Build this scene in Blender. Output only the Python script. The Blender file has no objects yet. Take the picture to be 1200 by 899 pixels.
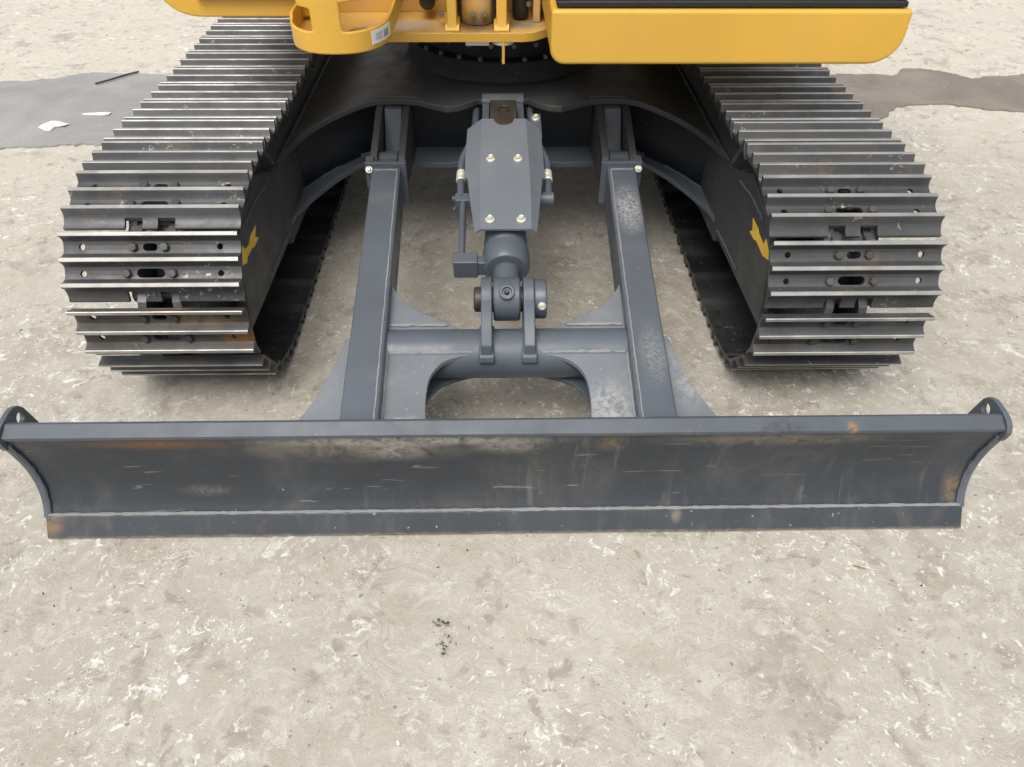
import bpy, bmesh, math, random
from mathutils import Vector, Matrix, noise
R = math.radians
rnd = random.Random(7)
S = bpy.context.scene
COL = S.collection

# ------------------------------------------------------------------ camera
PITCH, YAW, ROLL = 0.7272, 0.0235, 0.0071
cam = bpy.data.cameras.new('camera')
cam.sensor_width = 36.0
cam.lens = 36.0 * 867.1 / 1200.0
cam.clip_start, cam.clip_end = 0.02, 400.0
camo = bpy.data.objects.new('camera', cam)
COL.objects.link(camo)
right = Vector((math.cos(YAW), -math.sin(YAW), 0))
gf = Vector((math.sin(YAW), math.cos(YAW), 0))
fwd = gf * math.cos(PITCH) - Vector((0, 0, 1)) * math.sin(PITCH)
down = -(gf * math.sin(PITCH) + Vector((0, 0, 1)) * math.cos(PITCH))
r2 = right * math.cos(ROLL) - down * math.sin(ROLL)
d2 = right * math.sin(ROLL) + down * math.cos(ROLL)
mw = Matrix((( r2.x, -d2.x, -fwd.x, -0.0225), (r2.y, -d2.y, -fwd.y, -1.87), (r2.z, -d2.z, -fwd.z, 1.52), (0, 0, 0, 1)))
camo.matrix_world = mw
S.camera = camo

# ------------------------------------------------------------------ sky, sun, exposure
SUN_EL, SUN_AZ = 62.0, 205.0          # azimuth clockwise from +Y
w = bpy.data.worlds.new('World')
S.world = w
w.use_nodes = True
nt = w.node_tree
bg = nt.nodes['Background']
sky = nt.nodes.new('ShaderNodeTexSky')
sky.sky_type = 'NISHITA'
sky.sun_disc = False
sky.sun_elevation = R(SUN_EL)
sky.sun_rotation = R(SUN_AZ)
sky.air_density = 1.6
sky.dust_density = 6.0
hs = nt.nodes.new('ShaderNodeHueSaturation')
hs.inputs['Saturation'].default_value = 0.30
nt.links.new(sky.outputs[0], hs.inputs['Color'])
nt.links.new(hs.outputs[0], bg.inputs['Color'])
bg.inputs['Strength'].default_value = 0.13
sun = bpy.data.lights.new('sun', 'SUN')
sun.energy = 1.0
sun.angle = R(40)
sun.color = (1.0, 0.96, 0.90)
suno = bpy.data.objects.new('sun', sun)
COL.objects.link(suno)
sd = Vector((math.sin(R(SUN_AZ)) * math.cos(R(SUN_EL)), math.cos(R(SUN_AZ)) * math.cos(R(SUN_EL)), math.sin(R(SUN_EL))))
suno.rotation_euler = (-sd).to_track_quat('-Z', 'Y').to_euler()
S.view_settings.view_transform = 'Standard'
S.view_settings.look = 'None'
S.view_settings.exposure = 0.35
S.view_settings.gamma = 1.0


# ------------------------------------------------------------------ material helpers
class N:
    """small helper round one material's node tree"""
    def __init__(s, name):
        s.m = bpy.data.materials.new(name)
        s.m.use_nodes = True
        s.t = s.m.node_tree
        s.b = s.t.nodes['Principled BSDF']
        s.tc = s.t.nodes.new('ShaderNodeTexCoord')
        s.co = s.tc.outputs['Object']
    def lk(s, a, b):
        s.t.links.new(a, b)
    def mapping(s, scale=(1, 1, 1), rot=(0, 0, 0), co=None, loc=(0, 0, 0)):
        n = s.t.nodes.new('ShaderNodeMapping')
        n.inputs['Scale'].default_value = scale
        n.inputs['Rotation'].default_value = rot
        n.inputs['Location'].default_value = loc
        s.lk(co or s.co, n.inputs['Vector'])
        return n.outputs[0]
    def randomise(s):
        oi = s.t.nodes.new('ShaderNodeObjectInfo')
        v = s.t.nodes.new('ShaderNodeVectorMath')
        v.operation = 'SCALE'
        v.inputs[0].default_value = (37.0, 91.0, 53.0)
        s.lk(oi.outputs['Random'], v.inputs['Scale'])
        a = s.t.nodes.new('ShaderNodeVectorMath')
        a.operation = 'ADD'
        s.lk(s.co, a.inputs[0])
        s.lk(v.outputs[0], a.inputs[1])
        s.co = a.outputs[0]
        return oi.outputs['Random']
    def noise(s, scale, detail=4, rough=0.55, dist=0.0, co=None):
        n = s.t.nodes.new('ShaderNodeTexNoise')
        n.inputs['Scale'].default_value = scale
        n.inputs['Detail'].default_value = detail
        n.inputs['Roughness'].default_value = rough
        n.inputs['Distortion'].default_value = dist
        s.lk(co or s.co, n.inputs['Vector'])
        return n.outputs['Fac']
    def voro(s, scale, feature='F1', co=None, out='Distance', rand=1.0):
        n = s.t.nodes.new('ShaderNodeTexVoronoi')
        n.feature = feature
        n.inputs['Scale'].default_value = scale
        n.inputs['Randomness'].default_value = rand
        s.lk(co or s.co, n.inputs['Vector'])
        return n.outputs[out]
    def ramp(s, f, a, b, lo=0.0, hi=1.0, smooth=True):
        n = s.t.nodes.new('ShaderNodeMapRange')
        n.interpolation_type = 'SMOOTHSTEP' if smooth else 'LINEAR'
        n.inputs['From Min'].default_value = a
        n.inputs['From Max'].default_value = b
        n.inputs['To Min'].default_value = lo
        n.inputs['To Max'].default_value = hi
        s.lk(f, n.inputs['Value'])
        return n.outputs[0]
    def math(s, op, a, b=None, c=None):
        n = s.t.nodes.new('ShaderNodeMath')
        n.operation = op
        for i, v in enumerate((a, b, c)):
            if v is None:
                continue
            if isinstance(v, (int, float)):
                n.inputs[i].default_value = v
            else:
                s.lk(v, n.inputs[i])
        return n.outputs[0]
    def mix(s, f, a, b):
        n = s.t.nodes.new('ShaderNodeMix')
        n.data_type = 'RGBA'
        for k, v in ((0, f), (6, a), (7, b)):
            if isinstance(v, (int, float)):
                n.inputs[k].default_value = v
            elif isinstance(v, tuple):
                n.inputs[k].default_value = (*v, 1)
            else:
                s.lk(v, n.inputs[k])
        return n.outputs[2]
    def bump(s, h, strength, dist, prev=None):
        n = s.t.nodes.new('ShaderNodeBump')
        n.inputs['Strength'].default_value = strength
        n.inputs['Distance'].default_value = dist
        s.lk(h, n.inputs['Height'])
        if prev is not None:
            s.lk(prev, n.inputs['Normal'])
        return n.outputs[0]
    def out(s, col=None, rough=None, metal=None, normal=None, spec=None, coat=None):
        for key, v in (('Base Color', col), ('Roughness', rough), ('Metallic', metal), ('Normal', normal), ('Specular IOR Level', spec), ('Coat Weight', coat)):
            if v is None:
                continue
            if isinstance(v, tuple):
                s.b.inputs[key].default_value = (*v, 1)
            elif isinstance(v, (int, float)):
                s.b.inputs[key].default_value = v
            else:
                s.lk(v, s.b.inputs[key])
        return s.m
    def xyz(s):
        n = s.t.nodes.new('ShaderNodeSeparateXYZ')
        s.lk(s.co, n.inputs[0])
        return n.outputs
    def spot(s, centre, size):
        """soft 1..0 mask round an object-space point (wear with a place of its own)"""
        a = s.t.nodes.new('ShaderNodeVectorMath'); a.operation = 'SUBTRACT'
        s.lk(s.co, a.inputs[0]); a.inputs[1].default_value = centre
        d = s.t.nodes.new('ShaderNodeVectorMath'); d.operation = 'DIVIDE'
        s.lk(a.outputs[0], d.inputs[0]); d.inputs[1].default_value = size
        l = s.t.nodes.new('ShaderNodeVectorMath'); l.operation = 'LENGTH'
        s.lk(d.outputs[0], l.inputs[0])
        return s.ramp(l.outputs['Value'], 0.15, 1.0, 1.0, 0.0)


GREY = (0.092, 0.109, 0.132)


def paint(name, base, rough=0.42, dust=0.35, scuff=0.5, dustcol=(0.20, 0.185, 0.16), spots=(), chips=0.755, foot=False):
    n = N(name)
    big = n.noise(3.0, 5, 0.6)
    col = n.mix(n.ramp(big, 0.3, 0.75), tuple(c * 0.88 for c in base), tuple(c * 1.12 for c in base))
    d1 = n.ramp(n.noise(7.0, 7, 0.68, 0.4), 0.50, 0.80, 0, dust)
    col = n.mix(d1, col, dustcol)
    if scuff:
        wv = n.noise(30.0, 5, 0.7, 2.0, n.mapping((1.0, 0.6, 0.35)))
        s1 = n.ramp(wv, 0.66, 0.74, 0, 0.75)
        area = n.ramp(n.noise(4.5, 3, 0.5), 0.52, 0.66)
        col = n.mix(n.math('MULTIPLY', n.math('MULTIPLY', s1, area), scuff), col, (0.38, 0.38, 0.36))
    if chips:
        c = n.ramp(n.noise(95.0, 2, 0.5), chips, chips + 0.035, 0, 0.7)
        col = n.mix(c, col, (0.42, 0.41, 0.38))
    for centre, size, colour, amt, ns in spots:
        k = n.math('MULTIPLY', n.spot(centre, size), n.ramp(n.noise(ns, 6, 0.7, 0.8), 0.36, 0.62, 0, amt))
        col = n.mix(k, col, colour)
    if foot:
        z = n.math('ADD', n.xyz()[2], n.math('MULTIPLY', n.noise(30.0, 5, 0.7), 0.012))
        col = n.mix(n.ramp(z, 0.006, 0.016, 0.85, 0.0), col, (0.30, 0.25, 0.19))
        st = n.ramp(n.noise(9.0, 5, 0.7, 0.5, n.mapping((1.0, 0.3, 0.5))), 0.48, 0.7, 0, 0.4)
        col = n.mix(st, col, (0.12, 0.115, 0.105))
    rg = n.ramp(n.noise(11.0, 5, 0.6), 0.3, 0.75, rough - 0.09, rough + 0.14)
    bp = n.bump(n.noise(70.0, 3, 0.6), 0.06, 0.004)
    return n.out(col, rg, 0.0, bp)


MAT = {}
MAT['grey'] = paint('grey_paint', GREY, 0.40, 0.24, 0.40,
                    spots=(((0.378, 0.17, 0.42), (0.060, 0.17, 0.06), (0.42, 0.42, 0.41), 0.75, 95.0),
                           ((0.37, -0.42, 0.33), (0.05, 0.16, 0.06), (0.34, 0.34, 0.33), 0.45, 110.0)))
MAT['grey_wear'] = paint('worn_grey_paint', (0.165, 0.183, 0.205), 0.47, 0.55, 1.0, (0.31, 0.30, 0.28), chips=0.715,
                         spots=(((-0.255, -0.625, 0.27), (0.075, 0.06, 0.05), (0.46, 0.455, 0.44), 0.9, 48.0), ((0.25, -0.56, 0.27), (0.09, 0.14, 0.05), (0.46, 0.455, 0.44), 0.7, 60.0), ((0.45, -0.45, 0.27), (0.06, 0.16, 0.05), (0.42, 0.42, 0.41), 0.7, 50.0)))
MAT['dark'] = paint('carbody_paint', (0.060, 0.062, 0.064), 0.50, 0.45, 0.2, (0.115, 0.10, 0.082))
MAT['grey_dark'] = paint('dark_frame_paint', (0.050, 0.054, 0.058), 0.48, 0.3, 0.25, (0.10, 0.095, 0.085))  # darker grey coat of the arm brackets, track frames and guards
MAT['ring'] = paint('slew_ring_paint', (0.010, 0.011, 0.013), 0.66, 0.1, 0.0, (0.04, 0.037, 0.033))
MAT['black'] = paint('black_paint', (0.008, 0.012, 0.019), 0.42, 0.14, 0.10, (0.035, 0.036, 0.038))
MAT['shield'] = paint('shield_paint', (0.155, 0.177, 0.205), 0.36, 0.14, 0.3)
MAT['weld'] = paint('weld_paint', (0.25, 0.255, 0.26), 0.55, 0.5, 0.6, (0.40, 0.39, 0.36))
RUST, OCHRE, TAN = (0.17, 0.075, 0.025), (0.30, 0.15, 0.035), (0.22, 0.19, 0.145)


def blade_paint():
    n = N('blade_paint')
    base = (0.035, 0.042, 0.052)
    col = n.mix(n.ramp(n.noise(2.2, 5, 0.6), 0.3, 0.75), tuple(c * 0.85 for c in base), tuple(c * 1.2 for c in base))
    # dried runs and rubs on the steel
    rub = n.ramp(n.noise(5.0, 7, 0.7, 0.6, n.mapping((1.0, 1.0, 0.7))), 0.44, 0.74, 0, 0.6)
    col = n.mix(rub, col, (0.10, 0.098, 0.09))
    runs = n.ramp(n.noise(40.0, 4, 0.65, 0.3, n.mapping((1.0, 0.2, 0.12))), 0.52, 0.74, 0, 0.5)
    col = n.mix(n.math('MULTIPLY', runs, n.ramp(n.noise(3.1, 3, 0.5), 0.45, 0.6)), col, (0.16, 0.155, 0.145))
    for rot, sc, th in ((0.5, 1.0, 0.69), (-0.4, 1.3, 0.70), (1.3, 0.9, 0.70)):
        s = n.ramp(n.noise(16.0 * sc, 3, 0.6, 0.9, n.mapping((0.3, 1.0, 3.6), (0, rot, 0), None, (rot * 9, 0, 3))), th, th + 0.03, 0, 0.35)
        col = n.mix(s, col, (0.34, 0.33, 0.30))
    c = n.ramp(n.noise(85.0, 3, 0.6), 0.735, 0.765, 0, 0.7)
    c = n.math('MULTIPLY', c, n.ramp(n.noise(4.0, 3, 0.6), 0.42, 0.62, 0.15, 1.0))
    col = n.mix(c, col, (0.48, 0.47, 0.44))
    for centre, size, colour, amt, ns in (
            ((-0.80, -0.685, 0.285), (0.24, 0.08, 0.034), RUST, 0.75, 9.0),
            ((-0.84, -0.685, 0.288), (0.15, 0.06, 0.020), OCHRE, 0.35, 20.0),
            ((-0.36, -0.68, 0.262), (0.40, 0.10, 0.085), (0.25, 0.23, 0.19), 0.7, 12.0),
            ((-0.22, -0.68, 0.290), (0.46, 0.08, 0.034), (0.40, 0.385, 0.35), 0.9, 34.0),
            ((-0.27, -0.67, 0.25), (0.10, 0.08, 0.06), (0.40, 0.385, 0.35), 0.7, 40.0),
            ((0.0, -0.67, 0.265), (0.12, 0.08, 0.05), (0.34, 0.325, 0.29), 0.7, 46.0),
            ((0.24, -0.67, 0.27), (0.05, 0.08, 0.05), (0.30, 0.21, 0.10), 0.45, 40.0),
            ((0.62, -0.68, 0.280), (0.36, 0.08, 0.04), TAN, 0.7, 22.0),
            ((1.115, -0.66, 0.09), (0.035, 0.10, 0.07), (0.24, 0.17, 0.085), 0.7, 20.0),
            ((-0.745, -0.66, 0.105), (0.09, 0.1, 0.022), TAN, 0.4, 75.0)):
        k = n.math('MULTIPLY', n.spot(centre, size), n.ramp(n.noise(ns, 6, 0.7, 0.8), 0.34, 0.60, 0, amt))
        col = n.mix(k, col, colour)
    rg = n.ramp(n.noise(9.0, 5, 0.6), 0.3, 0.75, 0.36, 0.58)
    return n.out(col, rg, 0.0, n.bump(n.noise(26.0, 5, 0.6), 0.10, 0.006))


MAT['blade'] = blade_paint()
MAT['lip'] = paint('blade_rail_paint', (0.078, 0.092, 0.112), 0.42, 0.15, 0.35,
                   spots=(((0.785, -0.68, 0.315), (0.02, 0.05, 0.02), (0.50, 0.24, 0.03), 0.95, 30.0),
                          ((0.62, -0.68, 0.32), (0.09, 0.05, 0.02), (0.035, 0.036, 0.036), 0.8, 40.0),
                          ((0.42, -0.68, 0.31), (0.05, 0.03, 0.02), TAN, 0.7, 30.0)))
MAT['edge'] = paint('cutting_edge_paint', (0.040, 0.048, 0.058), 0.46, 0.25, 1.0, (0.17, 0.155, 0.13), chips=0.725, foot=True,
                    spots=(((-1.135, -0.70, 0.03), (0.05, 0.05, 0.05), (0.26, 0.17, 0.09), 0.9, 18.0),
                           ((-0.62, -0.70, 0.02), (0.02, 0.05, 0.02), RUST, 0.7, 12.0),
                           ((0.42, -0.70, 0.04), (0.02, 0.05, 0.03), TAN, 0.9, 22.0)))


def steel(name, base, rough, metal, rust=0.25, mud=0.5, spots=()):
    n = N(name)
    masks = [(n.spot(c, z), col_) for c, z, col_ in spots]
    rv = n.randomise()
    col = n.mix(n.ramp(n.noise(8.0, 5, 0.65), 0.28, 0.75), tuple(c * 0.72 for c in base), tuple(c * 1.35 for c in base))
    st = n.ramp(n.noise(14.0, 4, 0.6, 0.3, n.mapping((0.25, 1.6, 1.0))), 0.45, 0.75, 0, 0.4)
    col = n.mix(st, col, tuple(c * 1.8 for c in base))
    col = n.mix(n.math('MULTIPLY', rv, 0.55), col, tuple(0.5 * c for c in base))
    br = n.math('MULTIPLY', n.ramp(n.noise(4.0, 5, 0.65, 0.4), 0.44, 0.66, 0, 0.55), n.math('FRACT', n.math('MULTIPLY', rv, 7.31)))
    col = n.mix(br, col, tuple(0.6 * c + d for c, d in zip(base, (0.060, 0.045, 0.028))))
    r = n.ramp(n.noise(5.0, 6, 0.7, 0.5), 0.57, 0.72, 0, rust)
    col = n.mix(r, col, (0.22, 0.135, 0.06))
    md = n.ramp(n.noise(38.0, 5, 0.72, 1.4), 0.585, 0.66, 0, 1.0)
    area = n.ramp(n.noise(7.5, 3, 0.5), 0.53, 0.64, 0, mud)
    dv = n.ramp(n.noise(3.5, 4, 0.6), 0.42, 0.68, 0, 0.45)
    col = n.mix(dv, col, tuple(0.5 * c + 0.055 for c in base))
    col = n.mix(n.math('MULTIPLY', md, area), col, (0.50, 0.47, 0.42))
    for mk, col_ in masks:
        col = n.mix(n.math('MULTIPLY', mk, n.ramp(n.noise(22.0, 5, 0.7), 0.30, 0.55, 0.25, 1.0)), col, col_)
    rg = n.ramp(n.noise(20.0, 5, 0.6), 0.3, 0.75, rough - 0.1, rough + 0.15)
    return n.out(col, rg, metal, n.bump(n.noise(60.0, 4, 0.6), 0.12, 0.004))


MAT['shoe'] = steel('track_steel', (0.076, 0.078, 0.082), 0.44, 0.3, 0.5, 0.8)
MAT['shoe_rusty'] = steel('rusty_track_steel', (0.080, 0.074, 0.066), 0.5, 0.2, 0.8, 0.3,
                          (((-0.185, 0.030, 0.01), (0.075, 0.030, 0.05), (0.36, 0.155, 0.03)), ((-0.10, -0.030, 0.01), (0.16, 0.026, 0.05), (0.20, 0.15, 0.08)), ((-0.02, -0.06, 0.01), (0.10, 0.02, 0.05), (0.24, 0.17, 0.10))))
MAT['tip'] = steel('worn_grouser_steel', (0.50, 0.49, 0.465), 0.38, 0.6, 0.3, 0.2)
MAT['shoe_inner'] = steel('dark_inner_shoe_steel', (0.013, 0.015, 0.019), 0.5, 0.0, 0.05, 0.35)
MAT['link'] = steel('link_steel', (0.13, 0.135, 0.142), 0.45, 0.4, 0.12, 0.2)
MAT['bolt_steel'] = steel('dull_bolt_steel', (0.085, 0.083, 0.08), 0.5, 0.3, 0.5, 0.3)
MAT['ring_bolt_steel'] = steel('ring_bolt_steel', (0.22, 0.21, 0.19), 0.42, 0.4, 0.2, 0.1)


def simple(name, col, rough, metal=0.0, var=0.12, ns=12.0, coat=None):
    n = N(name)
    c = n.mix(n.ramp(n.noise(ns, 5, 0.6), 0.3, 0.75), tuple(x * (1 - var) for x in col), tuple(min(1, x * (1 + var)) for x in col))
    rg = n.ramp(n.noise(ns * 1.7, 4, 0.6), 0.3, 0.7, rough - 0.06, rough + 0.08)
    return n.out(c, rg, metal, None, None, coat)


def yellow(name, base, dust, spots=()):
    n = N(name)
    c = n.mix(n.ramp(n.noise(2.5, 5, 0.6), 0.3, 0.75), tuple(x * 0.95 for x in base), tuple(x * 1.05 for x in base))
    k = n.ramp(n.noise(7.0, 6, 0.7, 0.6), 0.44, 0.74, 0, dust)
    c = n.mix(k, c, (0.46, 0.38, 0.30))
    for ce, si, co, am, ns in spots:
        kk = n.math('MULTIPLY', n.spot(ce, si), n.ramp(n.noise(ns, 5, 0.7), 0.22, 0.5, 0, am))
        c = n.mix(kk, c, co)
    rg = n.ramp(n.noise(9.0, 4, 0.6), 0.3, 0.7, 0.34, 0.48)
    return n.out(c, rg, 0.0, n.bump(n.noise(120.0, 2, 0.5), 0.03, 0.002))


MAT['yellow'] = yellow('yellow_paint', (0.70, 0.405, 0.055), 0.05)
MAT['yellow_dusty'] = yellow('dusty_yellow_paint', (0.66, 0.40, 0.10), 0.85, (((-0.30, 0.69, 0.79), (0.16, 0.08, 0.05), (0.42, 0.38, 0.34), 0.9, 8.0), ((0.07, 0.70, 0.79), (0.09, 0.07, 0.05), (0.30, 0.26, 0.22), 0.9, 10.0), ((-0.08, 0.69, 0.79), (0.15, 0.12, 0.07), (0.10, 0.07, 0.045), 0.9, 14.0)))
MAT['arrow'] = simple('yellow_decal', (0.85, 0.55, 0.06), 0.5)
MAT['plated'] = simple('zinc_plated_bolt', (0.72, 0.70, 0.60), 0.34, 0.35, 0.15, 60)
MAT['rubber'] = simple('black_rubber', (0.022, 0.022, 0.023), 0.5)
MAT['seal'] = simple('window_seal_rubber', (0.012, 0.012, 0.013), 0.55)
MAT['brown'] = simple('oily_steel', (0.066, 0.056, 0.048), 0.42, 0.3, 0.3, 20)
MAT['label'] = simple('label_vinyl', (0.74, 0.74, 0.73), 0.4, 0, 0.03)
MAT['print'] = simple('label_print', (0.30, 0.31, 0.31), 0.5, 0, 0.1)
MAT['void'] = simple('dark_opening', (0.008, 0.008, 0.008), 0.8)
MAT['white_scrap'] = simple('white_scrap', (0.80, 0.79, 0.77), 0.7, 0, 0.06, 40)
MAT['stick'] = simple('dark_stick', (0.05, 0.045, 0.04), 0.7, 0, 0.3, 40)
MAT['wood'] = simple('wood_chip', (0.34, 0.19, 0.09), 0.7, 0, 0.3, 60)
MAT['leaf'] = simple('dry_leaf_crumbs', (0.07, 0.058, 0.042), 0.8, 0, 0.4, 80)
gl = N('cab_glass')
MAT['glass'] = gl.out((0.10, 0.115, 0.125), 0.06, 0.0, None, 0.8)


def ground_mat():
    n = N('pale_dirt')
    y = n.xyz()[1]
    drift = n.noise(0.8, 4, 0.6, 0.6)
    # glare on the far yard painted into its colour, paler further back
    far_glare = n.ramp(n.math('ADD', y, n.math('MULTIPLY', drift, 1.6)), 0.6, 3.6)
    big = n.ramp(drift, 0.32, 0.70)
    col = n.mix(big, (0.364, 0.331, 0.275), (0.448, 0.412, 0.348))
    col = n.mix(n.math('MULTIPLY', far_glare, 0.85), col, (0.63, 0.575, 0.48))
    mid = n.ramp(n.noise(4.5, 6, 0.68, 1.0), 0.36, 0.66)
    col = n.mix(n.math('MULTIPLY', mid, 0.62), col, (0.50, 0.472, 0.415))
    # brownish blots
    blot = n.ramp(n.noise(6.0, 4, 0.55, 0.8), 0.53, 0.66, 0, 0.55)
    blotarea = n.ramp(n.noise(1.9, 3, 0.5), 0.42, 0.60)
    col = n.mix(n.math('MULTIPLY', blot, blotarea), col, (0.275, 0.235, 0.195))
    blot2 = n.ramp(n.noise(17.0, 4, 0.55, 0.6), 0.545, 0.65, 0, 0.70)
    col = n.mix(n.math('MULTIPLY', blot2, n.ramp(n.noise(3.3, 3, 0.5), 0.38, 0.56)), col, (0.285, 0.25, 0.21))
    # patchy lime film and dark scuffs
    sw = n.noise(16.0, 7, 0.72, 1.1)
    col = n.mix(n.ramp(sw, 0.50, 0.62, 0, 0.50), col, (0.57, 0.545, 0.495))
    col = n.mix(n.ramp(n.noise(24.0, 6, 0.7, 0.9), 0.56, 0.66, 0, 0.50), col, (0.30, 0.272, 0.23))
    # white crusts: solid flecks and thin broken outlines
    area = n.ramp(n.noise(1.6, 4, 0.6), 0.36, 0.56, 0.28, 1.0)
    cr = n.ramp(n.noise(24.0, 6, 0.66, 0.9), 0.585, 0.645)
    cr1 = n.ramp(n.noise(12.0, 6, 0.66, 0.7), 0.625, 0.655)
    cr2 = n.ramp(n.noise(60.0, 4, 0.6, 0.6), 0.625, 0.67, 0, 0.9)
    rd = n.math('ABSOLUTE', n.math('SUBTRACT', n.noise(15.0, 4, 0.6, 1.2), 0.53))
    ridge = n.math('MULTIPLY', n.ramp(rd, 0.004, 0.022, 1.0, 0.0), n.ramp(n.noise(9.0, 4, 0.6), 0.54, 0.64))
    rd2 = n.math('ABSOLUTE', n.math('SUBTRACT', n.noise(30.0, 4, 0.6, 0.8), 0.50))
    ridge2 = n.math('MULTIPLY', n.ramp(rd2, 0.004, 0.03, 0.9, 0.0), n.ramp(n.noise(7.0, 4, 0.6, 0, n.mapping((1, 1, 1), (0, 0, 0), None, (5, 3, 1))), 0.55, 0.66))
    k = n.math('MULTIPLY', n.math('MAXIMUM', n.math('MAXIMUM', cr, cr1), n.math('MAXIMUM', cr2, n.math('MAXIMUM', ridge, ridge2))), area)
    kk = n.math('MULTIPLY', k, n.ramp(n.noise(90.0, 3, 0.6), 0.35, 0.6, 0.45, 1.0))
    col = n.mix(n.math('MULTIPLY', kk, 0.9), col, (0.82, 0.805, 0.765))
    # grit
    g = n.noise(190.0, 3, 0.7)
    col = n.mix(n.ramp(g, 0.30, 0.44, 0.4, 0.0), col, (0.20, 0.175, 0.145))
    col = n.mix(n.ramp(n.noise(70.0, 1, 0.4), 0.745, 0.77, 0, 0.6), col, (0.12, 0.105, 0.09))
    rg = n.ramp(sw, 0.35, 0.65, 0.75, 0.55)
    b = n.bump(n.noise(9.0, 7, 0.66, 1.5), 0.40, 0.02)
    b = n.bump(sw, 0.16, 0.012, b)
    b = n.bump(k, 0.25, 0.006, b)
    b = n.bump(n.noise(120.0, 5, 0.7), 0.22, 0.004, b)
    return n.out(col, rg, 0.0, b, 0.4)


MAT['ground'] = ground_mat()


def patch_mat(name, a, b_, fleck, rough):
    n = N(name)
    col = n.mix(n.ramp(n.noise(2.5, 6, 0.65, 0.8), 0.32, 0.70), a, b_)
    col = n.mix(n.ramp(n.noise(26.0, 5, 0.65, 1.5), 0.60, 0.70, 0, 0.35), col, tuple(c * 1.5 for c in a))
    col = n.mix(n.ramp(n.noise(34.0, 3, 0.6, 0.6), 0.70, 0.73, 0, fleck), col, (0.62, 0.59, 0.54))
    col = n.mix(n.ramp(n.noise(60.0, 2, 0.6), 0.70, 0.73, 0, 0.6), col, tuple(c * 0.4 for c in a))
    return n.out(col, n.ramp(n.noise(5.0, 5, 0.6), 0.3, 0.7, rough, rough + 0.2), 0.0, n.bump(n.noise(40.0, 6, 0.7, 0.6), 0.25, 0.01), 0.5)


MAT['slab_grey'] = patch_mat('grey_damp_concrete', (0.275, 0.267, 0.262), (0.35, 0.341, 0.334), 0.3, 0.45)
MAT['mud'] = patch_mat('brown_damp_mud', (0.20, 0.168, 0.142), (0.275, 0.235, 0.20), 0.8, 0.55)


# ------------------------------------------------------------------ mesh helpers
def link(name, me, mats, parent=None, bevel=0.0, seg=2, sharp=32):
    o = bpy.data.objects.new(name, me)
    COL.objects.link(o)
    if not isinstance(mats, (list, tuple)):
        mats = [mats]
    if not me.materials:
        for m in mats:
            me.materials.append(MAT[m])
    if len(me.polygons):
        me.polygons.foreach_set('use_smooth', [True] * len(me.polygons))
        me.set_sharp_from_angle(angle=R(sharp))
        if not sharp:
            me.polygons.foreach_set('use_smooth', [False] * len(me.polygons))
    if bevel:
        b = o.modifiers.new('bevel', 'BEVEL')
        b.width = bevel
        b.segments = seg
        b.limit_method = 'ANGLE'
        b.angle_limit = R(35)
        b.harden_normals = True
    if parent is not None:
        o.parent = parent
    return o


def obj(name, bm, mats, parent=None, bevel=0.0, seg=2, sharp=32):
    bmesh.ops.recalc_face_normals(bm, faces=bm.faces)
    me = bpy.data.meshes.new(name)
    bm.to_mesh(me)
    bm.free()
    return link(name, me, mats, parent, bevel, seg, sharp)


def empty(name, parent=None, loc=(0, 0, 0)):
    o = bpy.data.objects.new(name, None)
    o.empty_display_size = 0.1
    o.location = loc
    COL.objects.link(o)
    if parent is not None:
        o.parent = parent
    return o


def tag(o, label, cat, group=None, kind=None):
    if label: o['label'] = label
    if cat: o['category'] = cat
    if group: o['group'] = group
    if kind: o['kind'] = kind
    return o


def hexa(bm, v):
    """8 corners: bottom loop 0-3, top loop 4-7"""
    vs = [bm.verts.new(p) for p in v]
    for f in ((3, 2, 1, 0), (4, 5, 6, 7), (0, 1, 5, 4), (1, 2, 6, 5), (2, 3, 7, 6), (3, 0, 4, 7)):
        bm.faces.new([vs[i] for i in f])
    return vs


def box(bm, x0, x1, y0, y1, z0, z1):
    return hexa(bm, [(x0, y0, z0), (x1, y0, z0), (x1, y1, z0), (x0, y1, z0), (x0, y0, z1), (x1, y0, z1), (x1, y1, z1), (x0, y1, z1)])


def prism(bm, poly, plane, lo, hi, zf=None):
    def p(a, b, t):
        v = {'YZ': (t, a, b), 'XZ': (a, t, b), 'XY': (a, b, t)}[plane]
        if zf:
            v = (v[0], v[1], v[2] + zf(v[0], v[1]))
        return v
    A = [bm.verts.new(p(a, b, lo)) for a, b in poly]
    B = [bm.verts.new(p(a, b, hi)) for a, b in poly]
    bm.faces.new(A)
    bm.faces.new(B[::-1])
    for i in range(len(A)):
        j = (i + 1) % len(A)
        bm.faces.new((A[i], A[j], B[j], B[i]))


def frame_of(d):
    d = Vector(d).normalized()
    up = Vector((0, 0, 1)) if abs(d.z) < 0.9 else Vector((1, 0, 0))
    a = d.cross(up).normalized()
    return d, a, a.cross(d).normalized()


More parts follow.
